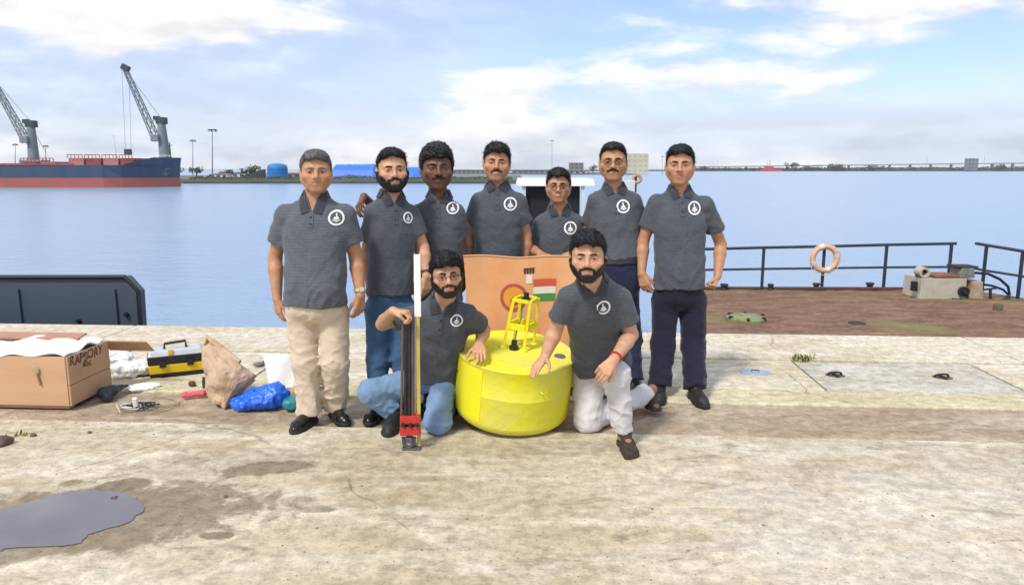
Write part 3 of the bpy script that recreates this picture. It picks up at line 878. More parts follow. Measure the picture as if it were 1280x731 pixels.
def skin_mat(name, c, rough=.5):
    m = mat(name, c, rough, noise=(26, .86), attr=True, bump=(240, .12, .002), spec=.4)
    b = m.node_tree.nodes['Principled BSDF']
    b.inputs['Subsurface Weight'].default_value = .0
    b.inputs['Subsurface Radius'].default_value = (.02, .008, .005)
    b.inputs['Subsurface Scale'].default_value = .35
    return m
def fabric(name, c, stripes=0.0, weave=900, mott=.8, rough=.85, sheen=.15, fold=.25):
    m = bpy.data.materials.new(name); m.use_nodes = True
    nt = m.node_tree; Nn, L = nt.nodes.new, nt.links.new
    b = nt.nodes['Principled BSDF']; b.inputs['Roughness'].default_value = rough
    b.inputs['Sheen Weight'].default_value = sheen; b.inputs['Specular IOR Level'].default_value = .25
    tc = Nn('ShaderNodeTexCoord')
    n1 = Nn('ShaderNodeTexNoise'); n1.inputs['Scale'].default_value = 9; n1.inputs['Detail'].default_value = 7; n1.inputs['Roughness'].default_value = .65
    L(tc.outputs['Object'], n1.inputs['Vector'])
    mx = Nn('ShaderNodeMix'); mx.data_type = 'RGBA'; L(n1.outputs['Fac'], mx.inputs[0])
    mx.inputs[6].default_value = (*[q * mott for q in c], 1); mx.inputs[7].default_value = (*[min(1, q * (2 - mott)) for q in c], 1)
    col = mx.outputs[2]
    # heathered yarn: short horizontal flecks
    mp = Nn('ShaderNodeMapping'); mp.inputs['Scale'].default_value = (1, 1, 9); L(tc.outputs['Object'], mp.inputs[0])
    n2 = Nn('ShaderNodeTexNoise'); n2.inputs['Scale'].default_value = 42; n2.inputs['Detail'].default_value = 3; L(mp.outputs[0], n2.inputs['Vector'])
    r2 = Nn('ShaderNodeMapRange'); L(n2.outputs['Fac'], r2.inputs[0]); r2.inputs[1].default_value = .35; r2.inputs[2].default_value = .65; r2.inputs[3].default_value = 1 - stripes; r2.inputs[4].default_value = 1 + stripes
    m2 = Nn('ShaderNodeMix'); m2.data_type = 'RGBA'; m2.blend_type = 'MULTIPLY'; m2.inputs[0].default_value = 1
    L(col, m2.inputs[6]); L(r2.outputs[0], m2.inputs[7]); col = m2.outputs[2]
    if stripes > .1:
        wv = Nn('ShaderNodeTexWave'); wv.bands_direction = 'Z'; wv.inputs['Scale'].default_value = 17; wv.inputs['Distortion'].default_value = .6; wv.inputs['Detail'].default_value = 1
        L(tc.outputs['Object'], wv.inputs['Vector'])
        r3 = Nn('ShaderNodeMapRange'); L(wv.outputs['Fac'], r3.inputs[0]); r3.inputs[1].default_value = .0; r3.inputs[2].default_value = 1; r3.inputs[3].default_value = 1 - stripes * .5; r3.inputs[4].default_value = 1 + stripes * .35
        m3 = Nn('ShaderNodeMix'); m3.data_type = 'RGBA'; m3.blend_type = 'MULTIPLY'; m3.inputs[0].default_value = 1
        L(col, m3.inputs[6]); L(r3.outputs[0], m3.inputs[7]); col = m3.outputs[2]
    L(col, b.inputs['Base Color'])
    nb = Nn('ShaderNodeTexNoise'); nb.inputs['Scale'].default_value = 22; nb.inputs['Detail'].default_value = 3; nb.inputs['Distortion'].default_value = 1.0; L(tc.outputs['Object'], nb.inputs['Vector'])
    bp = Nn('ShaderNodeBump'); bp.inputs['Strength'].default_value = fold; bp.inputs['Distance'].default_value = .02; L(nb.outputs['Fac'], bp.inputs['Height'])
    L(bp.outputs[0], b.inputs['Normal'])
    return m

MAT_SHIRT = fabric('slate_polo_cloth', (.076, .085, .098), .16)
MAT_SHIRT_PALE = fabric('pale_slate_polo_cloth', (.098, .109, .124), .16)
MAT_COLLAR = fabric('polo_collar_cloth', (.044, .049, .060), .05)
MAT_WHITE = mat('white_print', (.80, .80, .80), .7)
MAT_BUTTON = mat('dark_button', (.03, .03, .04), .3)
MAT_EYE = mat('eye_white', (.46, .42, .39), .25)
MAT_IRIS = mat('dark_iris', (.015, .009, .006), .15)
MAT_TEETH = mat('teeth', (.75, .72, .64), .3)
MAT_GLASSFRAME = mat('glasses_frame', (.02, .018, .018), .3)
MAT_LENS = bpy.data.materials.new('glasses_lens'); MAT_LENS.use_nodes = True
_b = MAT_LENS.node_tree.nodes['Principled BSDF']; _b.inputs['Roughness'].default_value = .03; _b.inputs['Transmission Weight'].default_value = 1.0; _b.inputs['IOR'].default_value = 1.12
MAT_BELT = mat('dark_belt_leather', (.018, .014, .012), .4)
MAT_SHOE = mat('black_shoe_leather', (.010, .010, .011), .25, noise=(30, .6))
MAT_SHOE_DULL = mat('dark_worn_shoe', (.022, .019, .019), .6, noise=(40, .6))
MAT_SOLE = mat('shoe_sole', (.016, .014, .013), .75)
MAT_SANDAL = mat('brown_sandal_leather', (.055, .030, .020), .6, noise=(40, .55))
MAT_WATCH = mat('pale_watch_metal', (.75, .68, .48), .25, metal=.6)
MAT_GOLD = mat('pale_watch_strap', (.62, .55, .38), .35, metal=.4)
MAT_RED = mat('red_thread', (.45, .03, .02), .7)
MAT_BEADS = mat('dark_bracelet', (.05, .035, .03), .6)
HAIR_BLACK = mat('black_hair', (.006, .0055, .006), .55, noise=(90, .5), bump=(200, .7, .004), mapping=(1, 1, .45))
HAIR_GREY = mat('grey_hair', (.17, .17, .18), .5, noise=(70, .45), bump=(200, .7, .004), mapping=(1, 1, .45))
HAIR_MIX = mat('brown_black_hair', (.012, .009, .008), .55, noise=(80, .5), bump=(200, .7, .004), mapping=(1, 1, .45))
SK_LIGHT = skin_mat('light_brown_skin', (.60, .325, .19))
SK_MID = skin_mat('medium_brown_skin', (.51, .26, .14))
SK_TAN = skin_mat('tan_brown_skin', (.36, .17, .09))
SK_FOOT = mat('foot_skin', (.34, .18, .11), .6, noise=(30, .8))
SK_DARK = skin_mat('dark_brown_skin', (.17, .077, .043))
TR_BEIGE = fabric('beige_chino_cloth', (.60, .49, .36), .02, mott=.9)
TR_JEANS = fabric('blue_denim', (.045, .105, .19), .06, mott=.65)
TR_PALEJEANS = fabric('washed_denim', (.17, .27, .41), .08, mott=.65)
TR_NAVY = fabric('navy_trouser_cloth', (.018, .022, .055), .03)
TR_PURPLE = fabric('dark_plum_trouser_cloth', (.015, .012, .030), .03)
TR_GREY = fabric('pale_grey_trouser_cloth', (.60, .58, .58), .03, mott=.92)
TR_DARK = fabric('dark_trouser_cloth', (.03, .032, .04), .03)
# ------------------------------------------------------------------ the quay
E0, E1 = ground(0, 404), ground(1280, 422.5)
QU = nrm(E1 - E0); QN = np.array((QU[1], -QU[0], 0)); 
if QN[1] > 0: QN = -QN                                   # towards the camera
QO = E0 + QU * (-(E0[0]) / QU[0])                        # on the edge, X = 0
def Q(u, v, z=0.0): return QO + QU * u + QN * v + np.array((0, 0, z))
def uv(px, py):
    g = ground(px, py) - QO; return float(g @ QU), float(g @ QN)
V_COPE = uv(1000, 450)[1]; V_SLAB = uv(1000, 487)[1]; V_LEDGE = uv(1000, 506)[1]; V_STRIP = uv(1000, 547)[1]

STAINS = [(330, 585, .30, .10, .25, .75), (270, 581, .55, .22, .25, .22), (158, 606, .17, .10, .35, .85), (180, 634, .10, .08, 0, .7), (108, 676, .13, .05, .3, .7), (88, 604, .07, .05, .4, .6), (268, 669, .085, .04, 0, .8), (398, 636, .10, .04, 0, .55), (60, 652, 1.12, .42, .20, .7), (235, 576, .12, .05, .3, .5), (640, 560, .9, .14, 0, .28), (860, 512, .5, .3, 0, .2)]
def concrete(name, base, dark, light, stain=.5, patch=False, scale=1.0, rough=.85, streak=.35):
    m = bpy.data.materials.new(name); m.use_nodes = True
    nt = m.node_tree; N, L = nt.nodes.new, nt.links.new
    b = nt.nodes['Principled BSDF']; b.inputs['Roughness'].default_value = rough
    b.inputs['Specular IOR Level'].default_value = .3
    tc = N('ShaderNodeTexCoord')
    def mp(sc, rot=0.0, loc=(0, 0, 0)):
        q = N('ShaderNodeMapping'); q.inputs['Scale'].default_value = sc; q.inputs['Rotation'].default_value = (0, 0, rot); q.inputs['Location'].default_value = loc
        L(tc.outputs['Object'], q.inputs[0]); return q.outputs[0]
    def nz(vec, s, d=6, r=.6, dist=0.0):
        q = N('ShaderNodeTexNoise'); L(vec, q.inputs['Vector']); q.inputs['Scale'].default_value = s; q.inputs['Detail'].default_value = d
        q.inputs['Roughness'].default_value = r; q.inputs['Distortion'].default_value = dist; return q.outputs['Fac']
    def rg(v, a, b_, c=0.0, d=1.0):
        q = N('ShaderNodeMapRange'); q.interpolation_type = 'SMOOTHSTEP'; L(v, q.inputs[0])
        for i, x in enumerate((a, b_, c, d)): q.inputs[i + 1].default_value = x
        return q.outputs[0]
    def mx(f, a, b_, mode='MIX'):
        q = N('ShaderNodeMix'); q.data_type = 'RGBA'; q.blend_type = mode
        if isinstance(f, (int, float)): q.inputs[0].default_value = f
        else: L(f, q.inputs[0])
        for i, x in ((6, a), (7, b_)):
            if isinstance(x, tuple): q.inputs[i].default_value = (*x, 1)
            else: L(x, q.inputs[i])
        return q.outputs[2]
    def mul(a, b_, op='MULTIPLY'):
        q = N('ShaderNodeMath'); q.operation = op
        for i, x in enumerate((a, b_)):
            if isinstance(x, (int, float)): q.inputs[i].default_value = x
            else: L(x, q.inputs[i])
        return q.outputs[0]
    o = mp((1, 1, 1)); st = mp((.55, 1.5, 1), .35); st2 = mp((.8, 2.4, 1), .5, (3, 1, 0))
    big = nz(o, .55 * scale, 4, .6, .4); mid = nz(st, 1.9 * scale, 7, .70, .5); fine = nz(o, 13, 6, .72); sp = nz(o, 70, 2, .6)
    col = mx(rg(big, .36, .64), base, dark)
    col = mx(rg(mid, .42, .66), col, light)
    blot = nz(st2, 3.0 * scale, 7, .74, .8)
    col = mx(mul(rg(blot, .54, .68), stain), col, tuple(c * .55 for c in dark))
    stk = nz(mp((.4, 1.5, 1), -.06, (0, 2, 0)), 2.6, 5, .68, .6)
    col = mx(mul(rg(stk, .52, .70), streak), col, tuple(c * .8 for c in dark))
    if patch:      # pale laitance worn smooth on the right of the apron
        sx = N('ShaderNodeSeparateXYZ'); L(tc.outputs['Object'], sx.inputs[0])
        wob = mul(nz(o, 1.2, 7, .65, .6), 3.2)
        a = mul(mul(sx.outputs['X'], wob, 'ADD'), mul(sx.outputs['Y'], -.55), 'ADD')
        f = rg(a, .55, .85)
        f2 = rg(mul(sx.outputs['Y'], mul(nz(mp((1, 1, 1), 0, (5, 0, 0)), .9, 5), 1.2), 'ADD'), 4.2, 4.9, 1, .25)
        n_ = rg(nz(mp((1, 1.8, 1), .2), 1.7, 8, .65), .34, .60)
        col = mx(mul(mul(f, n_), mul(f2, .45)), col, (.59, .56, .49))
    col = mx(rg(fine, .30, .75, .72, 1.18), (0, 0, 0), col) if False else col
    if patch:      # damp stains, soft and ragged
        jag = nz(o, 5.5, 6, .7, .5); damp = None
        for px, py, rx, ry, rot, amt in STAINS:
            c = ground(px, py); q = N('ShaderNodeMapping'); q.vector_type = 'TEXTURE'
            q.inputs['Location'].default_value = (c[0], c[1], 0); q.inputs['Rotation'].default_value = (0, 0, rot); q.inputs['Scale'].default_value = (rx, ry, 1)
            L(tc.outputs['Object'], q.inputs[0]); ln = N('ShaderNodeVectorMath'); ln.operation = 'LENGTH'
            fl = N('ShaderNodeVectorMath'); fl.operation = 'MULTIPLY'; L(q.outputs[0], fl.inputs[0]); fl.inputs[1].default_value = (1, 1, 0); L(fl.outputs[0], ln.inputs[0])
            v = mul(rg(mul(ln.outputs['Value'], mul(mul(jag, -.5, 'ADD'), 1.7), 'ADD'), .75, 1.05, 1, 0), amt)
            damp = v if damp is None else mul(damp, v, 'MAXIMUM')
        col = mx(damp, col, (.17, .125, .075))
    g = N('ShaderNodeMix'); g.data_type = 'RGBA'; g.blend_type = 'MULTIPLY'; g.inputs[0].default_value = 1
    L(col, g.inputs[6]); L(rg(fine, .33, .67, .72, 1.13), g.inputs[7]); col = g.outputs[2]
    g = N('ShaderNodeMix'); g.data_type = 'RGBA'; g.blend_type = 'MULTIPLY'; g.inputs[0].default_value = 1
    L(col, g.inputs[6]); L(rg(sp, .28, .46, .66, 1.0), g.inputs[7]); col = g.outputs[2]
    # hairline cracks
    vo = N('ShaderNodeTexVoronoi'); vo.feature = 'DISTANCE_TO_EDGE'; vo.inputs['Scale'].default_value = .42
    wv = N('ShaderNodeMix'); wv.data_type = 'VECTOR'; wv.inputs[0].default_value = .22
    nc = N('ShaderNodeTexNoise'); nc.inputs['Scale'].default_value = 2.2; nc.inputs['Detail'].default_value = 6; L(o, nc.inputs['Vector'])
    L(o, wv.inputs[4]); L(nc.outputs['Color'], wv.inputs[5]); L(wv.outputs[1], vo.inputs['Vector'])
    ck = rg(vo.outputs['Distance'], .0, .0035, .55, 1.0)
    ckm = rg(nz(o, .8, 3), .48, .56)
    ck = mul(ck, mul(ckm, -1, 'MULTIPLY'), 'MAXIMUM') if False else mx(ckm, (1, 1, 1), ck)
    g = N('ShaderNodeMix'); g.data_type = 'RGBA'; g.blend_type = 'MULTIPLY'; g.inputs[0].default_value = 1
    L(col, g.inputs[6]); L(ck, g.inputs[7]); col = g.outputs[2]
    L(col, b.inputs['Base Color'])
    bp = N('ShaderNodeBump'); bp.inputs['Strength'].default_value = .8; bp.inputs['Distance'].default_value = .014
    h = mul(mul(mid, .7), mul(fine, .5), 'ADD'); L(h, bp.inputs['Height']); L(bp.outputs[0], b.inputs['Normal'])
    return m
M_APRON = concrete('apron_concrete', (.585, .495, .355), (.43, .345, .22), (.665, .60, .465), .65, patch=True)
M_COPE = concrete('coping_concrete', (.64, .57, .43), (.55, .47, .32), (.68, .63, .52), .25, streak=.2)
M_SLAB = concrete('cover_slab_concrete', (.56, .52, .43), (.47, .43, .34), (.61, .58, .50), .25, streak=.25)
M_LEDGE = concrete('ledge_concrete', (.62, .55, .36), (.53, .45, .27), (.66, .61, .44), .25, streak=.4)
M_STRIP = concrete('worn_strip_concrete', (.42, .33, .225), (.33, .245, .155), (.50, .41, .30), .5, streak=.6)
M_JOINT = mat('dirt_filled_joint', (.09, .07, .05), .95, noise=(20, .6))

quay = MB()
u0, u1 = -60, 60
# main apron (one sheet, finely cut only where seen) and the quay body underneath
quay.hexa([Q(u0, V_STRIP, -.6), Q(u1, V_STRIP, -.6), Q(u1, 60, -.6), Q(u0, 60, -.6), Q(u0, V_STRIP, 0), Q(u1, V_STRIP, 0), Q(u1, 60, 0), Q(u0, 60, 0)])
quay_o = tag(quay.build('quay_apron', M_APRON), kind='structure')
under = MB(); under.hexa([Q(u0, .02, -7), Q(u1, .02, -7), Q(u1, V_STRIP + .02, -7), Q(u0, V_STRIP + .02, -7), Q(u0, .02, -.035), Q(u1, .02, -.035), Q(u1, V_STRIP - .003, -.035), Q(u0, V_STRIP - .003, -.035)])
under.build('quay_wall', M_JOINT, quay_o)
def slab(name, ua, ub, va, vb, z, m, th=.2, bev=.006):
    g = .006
    b = MB(); b.hexa([Q(ua + g, va + g, z - th), Q(ub - g, va + g, z - th), Q(ub - g, vb - g, z - th), Q(ua + g, vb - g, z - th), Q(ua + g, va + g, z), Q(ub - g, va + g, z), Q(ub - g, vb - g, z), Q(ua + g, vb - g, z)])
    return b.build(name, m, quay_o, bevel=bev, seg=2)
rq = random.Random(4)
uu = [-30.0, -24, -18, -12.4, -8.1, -3.9, -.2, 4.35, 8.6, 13, 18, 24, 30]
for i in range(len(uu) - 1): slab('coping_slab', uu[i], uu[i + 1], 0, V_COPE, .004 + rq.uniform(-.002, .002), M_COPE, bev=.012)
ja, jb = uv(992, 452)[0], uv(1210, 453)[0]
wj = jb - ja
us = [ja - 6 * wj, ja - 5 * wj, ja - 4 * wj, ja - 3 * wj, ja - 2 * wj, ja - wj, ja, jb, jb + wj, jb + 2 * wj, jb + 3 * wj]
for i in range(len(us) - 1):
    slab('cover_slab', us[i] + .006, us[i + 1] - .006, V_COPE + .004, V_SLAB - .004, (-.010 if i == 6 else -.004) + rq.uniform(-.003, .002), M_SLAB if i in (6, 8) else M_COPE)
uu = [-30, -21, -15.5, -9.7, -4.4, .9, 6.2, 11.7, 17, 24, 30]
for i in range(len(uu) - 1): slab('ledge_slab', uu[i], uu[i + 1], V_SLAB, V_LEDGE, .002 + rq.uniform(-.002, .001), M_LEDGE, bev=.01)
uu = [-30, -20, -13.3, -6.9, -.6, 5.9, 12.1, 19, 30]
for i in range(len(uu) - 1): slab('strip_slab', uu[i], uu[i + 1], V_LEDGE, V_STRIP, -.012 + rq.uniform(-.002, .002), M_STRIP, bev=.004)

# lifting eyes set in the cover slab, blue cover, weeds
M_IRON = mat('rusty_black_iron', (.05, .042, .038), .7, noise=(30, .5), metal=.3)
M_RECESS = mat('dirty_recess', (.13, .11, .085), .95, noise=(30, .6))
for px, py, lab in ((1044, 468, 'small iron lifting eye in the cover slab, nearer the weed tuft'), (1178, 470.5, 'small iron lifting eye in the cover slab, farther from the weed tuft')):
    g = ground(px, py); g[2] = -.0085
    r = empty('lifting_eye', g, lab, 'lifting eye', 'lifting eyes of the cover slab')
    b = MB(); b.lathe([(.075, .0), (.082, .006), (.092, .005), (.092, -.02), (.05, -.02)], c=g, n=20); b.build('rim', M_SLAB, r)
    b = MB(); b.lathe([(.0001, .0012), (.074, .0012), (.074, -.01)], c=g, n=20); b.build('recess', M_RECESS, r)
    b = MB(); b.tube([g + np.array((.055 * math.cos(a), .012 * math.cos(a * 2), .004 + .028 * math.sin(a))) for a in np.linspace(0, math.pi, 9)], .0085, 6); b.build('lifting_loop', M_IRON, r, smooth=True)
    b = MB(); b.box(g + np.array((0, -.01, .006)), (.018, .11, .012)); b.build('crossbar', M_IRON, r)
g = ground(944, 465); 
bc = empty('cover_plate', g, 'small faded blue metal plate set into the quay edge slabs', 'cover plate')
M_BLUEPLATE = mat('faded_blue_plate', (.22, .30, .50), .5, noise=(18, (.36, .38, .42)))
b = MB(); b.prism([g + np.array((x, y, -.02)) for x, y in ((-.115, -.035), (.02, -.085), (.125, -.05), (.11, .05), (-.02, .085), (-.12, .055))], (0, 0, .024)); b.build('plate', M_BLUEPLATE, bc, bevel=.004)
b = MB(); b.tube([g + np.array((-.03, 0, .003)), g + np.array((-.03, 0, .018)), g + np.array((.03, 0, .018)), g + np.array((.03, 0, .003))], .004, 6); b.build('handle', M_IRON, bc)
M_WEED = mat('weed_leaf', (.17, .22, .05), .7, noise=(20, (.30, .28, .08)))
def weed(px, py, n, h, label, seed):
    g = ground(px, py); r = random.Random(seed); root = empty('weed_tuft', g, label, 'weed')
    for k in range(n):
        b = MB(); a = r.uniform(0, 6.28); o = g + np.array((r.gauss(0, .045), r.gauss(0, .02), -.003)); ln = h * r.uniform(.5, 1); bend = r.uniform(.3, .9); w = r.uniform(.004, .009)
        d = np.array((math.cos(a), math.sin(a), 0)); sdv = np.array((-d[1], d[0], 0))
        P = []
        for i in range(4):
            t = i / 3; c = o + d * (bend * ln * t * t) + np.array((0, 0, ln * t * (1 - .35 * bend * t)))
            ww = w * (1 - t) * (1 + 1.2 * t) + .0006; P += [c - sdv * ww, c + sdv * ww + np.array((0, 0, .001))]
        b.add(P, [(2 * i, 2 * i + 1, 2 * i + 3, 2 * i + 2) for i in range(3)]); b.build('leaf', M_WEED, root)
weed(1002, 450, 46, .085, 'small green weed tuft growing in the quay slab joint', 3)
weed(26, 544, 9, .05, 'sparse weed sprig on concrete near the left edge of the picture', 8)

# puddle with damp rim
def sheet(name, pts, z, m, parent=None, jit=0.0, seed=0, sub=6):
    r = random.Random(seed); P = [ground(*p) for p in pts]; n = len(P); out = []
    for i in range(n):      # closed Catmull-Rom
        p0, p1, p2, p3 = P[i - 1], P[i], P[(i + 1) % n], P[(i + 2) % n]
        for k in range(sub):
            t = k / sub
            q = .5 * ((2 * p1) + (-p0 + p2) * t + (2 * p0 - 5 * p1 + 4 * p2 - p3) * t * t + (-p0 + 3 * p1 - 3 * p2 + p3) * t ** 3)
            out.append(q + np.array((r.gauss(0, jit), r.gauss(0, jit), z)))
    b = MB(); b.add(out, [tuple(range(len(out)))]); return b.build(name, m, parent)
M_PUDDLE = mat('shallow_puddle', (.165, .145, .155), .05, noise=(4.0, (.13, .115, .125)), spec=1.0, bump=(60, .05, .002))
pud = sheet('puddle', [(-70, 652), (-10, 638), (40, 628.5), (75, 616), (104, 614.5), (132, 613.5), (163, 618), (181, 633), (172, 644), (152, 656), (112, 668), (96, 680), (62, 683), (10, 686), (-60, 694)], 0.0040, M_PUDDLE, jit=.006, seed=2)
tag(pud, kind='structure')
def grit():
    r = random.Random(77); b = MB()
    for i in range(900):
        px, py = r.uniform(-20, 1300), 525 + 200 * r.random() ** 1.6
        if r.random() < .35: px, py = r.gauss(160, 120), r.gauss(520, 22)
        g = ground(px, max(500, py)); z0 = .0 if (g - QO) @ QN > V_STRIP else -.012
        s_ = r.uniform(.002, .006) * (2.0 if r.random() < .06 else 1); n = 5; a0 = r.random() * 6.28
        P = [g + np.array((s_ * r.uniform(.6, 1.2) * math.cos(a0 + k * 1.2566), s_ * r.uniform(.6, 1.2) * math.sin(a0 + k * 1.2566), z0)) for k in range(n)]
        t = g + np.array((0, 0, z0 + s_ * r.uniform(.5, .9))); b.add(P + [t], [(k, (k + 1) % n, n) for k in range(n)])
    tag(b.build('grit', M_GRIT), 'scattered grit and chips on the concrete quay', 'grit', kind='stuff')
M_GRIT = mat('grit_chips', (.28, .22, .15), .9, noise=(3, (.12, .09, .06)))
grit()
M_STONE = mat('brown_stone', (.16, .11, .075), .85, noise=(25, .5), bump=(40, .5, .01))
def stone(px, py, r, label, seed, flat=.6):
    g = ground(px, py); F = Fld(g - r * 2, g + r * 2, r / 7); F.add(ell(g + np.array((0, 0, r * flat * .7)), (r, r * .8, r * flat)), 0)
    F.ripple(lambda x, y, z: r * .25 * vnoise(x * 1.2 / r, y * 1.2 / r, z * 1.2 / r, seed), band=r)
    F.f = np.maximum(F.f, (.0 - F.ax[2])[None, None, :]); V, Qd = F.mesh()
    o = mesh_np('stone', V, Qd, M_STONE, loc=g); return tag(o, label, 'stone', 'loose stones on the quay')
stone(2, 556, .055, 'brown stone at the left edge of the picture', 1)
stone(42, 545, .018, 'small dark pebble right of the brown stone', 2)
stone(282, 621, .010, 'tiny pebble by the damp stain in front of the man in beige trousers', 3)
stone(143, 623, .013, 'pale pebble in the puddle', 4)
stone(112, 541, .012, 'tiny pebble in front of the wooden crate', 5)

# ------------------------------------------------------------------ water
WZ = -4.0
def water_mat():
    m = bpy.data.materials.new('harbour_water'); m.use_nodes = True
    nt = m.node_tree; N, L = nt.nodes.new, nt.links.new; b = nt.nodes['Principled BSDF']
    b.inputs['Base Color'].default_value = (.22, .33, .48, 1); b.inputs['Roughness'].default_value = .22; b.inputs['IOR'].default_value = 1.45
    tc = N('ShaderNodeTexCoord')
    h = None; prev = None
    for sc, s, dist, det in (((.6, .9, 1), 1.0, .14, 5), ((1, 1.3, 1), 3.6, .045, 4), ((.06, .10, 1), 1.0, .28, 4)):
        mp = N('ShaderNodeMapping'); mp.inputs['Scale'].default_value = sc; mp.inputs['Rotation'].default_value = (0, 0, .15); L(tc.outputs['Object'], mp.inputs[0])
        n = N('ShaderNodeTexNoise'); n.inputs['Scale'].default_value = s; n.inputs['Detail'].default_value = det; L(mp.outputs[0], n.inputs['Vector'])
        bp = N('ShaderNodeBump'); bp.inputs['Strength'].default_value = .9; bp.inputs['Distance'].default_value = dist; L(n.outputs['Fac'], bp.inputs['Height'])
        if prev is not None: L(prev, bp.inputs['Normal'])
        prev = bp.outputs[0]
    L(prev, b.inputs['Normal'])
    return m
b = MB(); b.add([(-9000, -60, WZ), (9000, -60, WZ), (9000, 12000, WZ), (-9000, 12000, WZ)], [(0, 1, 2, 3)])
tag(b.build('water', water_mat()), kind='structure')

# ------------------------------------------------------------------ steel barge end moored at the left
M_BARGE = mat('dark_painted_steel', (.060, .080, .105), .45, noise=(2.2, (.055, .075, .10)), bump=(5, .25, .02), mapping=(1, 1, .5))
M_BARGE_EDGE = mat('black_steel_edge', (.012, .013, .016), .5, noise=(12, .6))
def barge():
    Y = 8.7
    A = [at(158, 345.5, Y), at(174.5, 364, Y), at(177.5, 412, Y)]
    z0 = WZ - .6
    x0 = -9.0
    top = A[0][2]
    root = empty('barge', (-6, Y, z0), 'dark blue steel barge end moored beyond the quay edge, left', 'barge')
    prof = [(x0, z0), (A[2][0] + .05, z0), (A[2][0], A[2][2]), (A[1][0], A[1][2]), (A[0][0], top), (x0, top - .02)]
    b = MB(); b.prism([(x, Y, z) for x, z in prof], (0, .14, 0)); b.build('bulwark', M_BARGE, root, bevel=.02)
    b = MB(); b.prism([(x0, Y + .145, z0), (A[2][0] - .25, Y + .145, z0), (A[2][0] - .25, Y + .145, -1.3), (x0, Y + .145, -1.3)], (0, 3.4, 0)); b.build('hull', M_BARGE, root)
    b = MB(); b.tube([(x0, Y - .012, top - .01), (A[0][0] - .01, Y - .012, top - .005), (A[1][0] - .008, Y - .012, A[1][2]), (A[2][0] - .006, Y - .012, A[2][2]), (A[2][0] + .03, Y - .012, z0 + .3)], .028, 8); b.build('rubbing_edge', M_BARGE_EDGE, root, smooth=True)
    for x in (-4.75, -5.9, -7.0, -8.1):
        b = MB(); b.box((x, Y - .012, (top + z0) / 2 - .05), (.05, .03, top - z0 - .2)); b.build('weld_rib', M_BARGE, root)
    for x, z in ((-4.62, -.12), (-5.2, -.2), (-6.3, -.14)):
        b = MB(); b.lathe([(.0001, .03), (.022, .03), (.03, .01), (.03, -.02)], c=(x, Y - .01, z), n=12, R=rotx(math.pi / 2)); b.build('bolt', M_BARGE_EDGE, root)
barge()

# ------------------------------------------------------------------ rusty pontoon with railing
PZ = -1.1
def gz(px, py, z=PZ): return ground(px, py, z)
def rust_mat():
    m = bpy.data.materials.new('rusty_mossy_deck'); m.use_nodes = True
    nt = m.node_tree; N, L = nt.nodes.new, nt.links.new; b = nt.nodes['Principled BSDF']; b.inputs['Roughness'].default_value = .9
    tc = N('ShaderNodeTexCoord')
    def nz(sc, s, d=7, r=.62, loc=(0, 0, 0)):
        q = N('ShaderNodeMapping'); q.inputs['Scale'].default_value = sc; q.inputs['Location'].default_value = loc; L(tc.outputs['Object'], q.inputs[0])
        n = N('ShaderNodeTexNoise'); n.inputs['Scale'].default_value = s; n.inputs['Detail'].default_value = d; n.inputs['Roughness'].default_value = r; L(q.outputs[0], n.inputs['Vector']); return n.outputs['Fac']
    def rg(v, a, b_, c=0.0, d=1.0):
        q = N('ShaderNodeMapRange'); q.interpolation_type = 'SMOOTHSTEP'; L(v, q.inputs[0])
        for i, x in enumerate((a, b_, c, d)): q.inputs[i + 1].default_value = x
        return q.outputs[0]
    def mx(f, a, b_):
        q = N('ShaderNodeMix'); q.data_type = 'RGBA'; L(f, q.inputs[0])
        for i, x in ((6, a), (7, b_)):
            if isinstance(x, tuple): q.inputs[i].default_value = (*x, 1)
            else: L(x, q.inputs[i])
        return q.outputs[2]
    big = nz((.6, 1, 1), .9); mid = nz((.5, 1.3, 1), 3); fine = nz((1, 1, 1), 14)
    col = mx(rg(mid, .35, .65), (.12, .058, .034), (.215, .115, .068))
    col = mx(rg(fine, .50, .72), col, (.27, .17, .11))
    moss = nz((.45, 1.1, 1), 1.0, 8, .66, (4.2, 1.3, 0))
    col = mx(rg(moss, .55, .66), col, (.17, .165, .05))
    col = mx(rg(nz((.6, 1.4, 1), 2.5, 8, .7, (1, 8, 0)), .56, .68), col, (.26, .255, .085))
    L(col, b.inputs['Base Color'])
    bp = N('ShaderNodeBump'); bp.inputs['Distance'].default_value = .05; bp.inputs['Strength'].default_value = .7; L(mid, bp.inputs['Height']); L(bp.outputs[0], b.inputs['Normal'])
    return m
M_RUST = rust_mat()
M_HULLP = mat('rusty_hull_side', (.10, .055, .04), .85, noise=(3, .5))
M_RAIL = mat('dark_railing_paint', (.035, .042, .055), .5, noise=(14, .6))
p_fl, p_fr = gz(858, 361.5), gz(1203, 362.5)
p_r2 = gz(1330, 381); p_r3 = p_fr + (p_r2 - p_fr) * 2.6
p_nl = p_fl + np.array((-.5, -9.4, 0)); p_nl = np.array((p_fl[0] * 8.05 / p_fl[1] + .05, 8.05, PZ)); p_nr = np.array((p_r3[0], 7.65, PZ))
pon = empty('pontoon', (p_fl + p_nr) / 2 + np.array((0, 0, WZ - .7 - PZ)), 'rusty brown flat pontoon patched with green moss beyond the quay', 'pontoon')
ring = [p_nl, p_nr, p_r3, p_fr, p_fl]
def hull_block(ring, z0, z1):
    n = len(ring); b = MB(); b.prism([np.array((p[0], p[1], z0)) for p in ring], (0, 0, z1 - z0)); return b
hull_block(ring, WZ - .7, PZ - .02).build('hull', M_HULLP, pon)
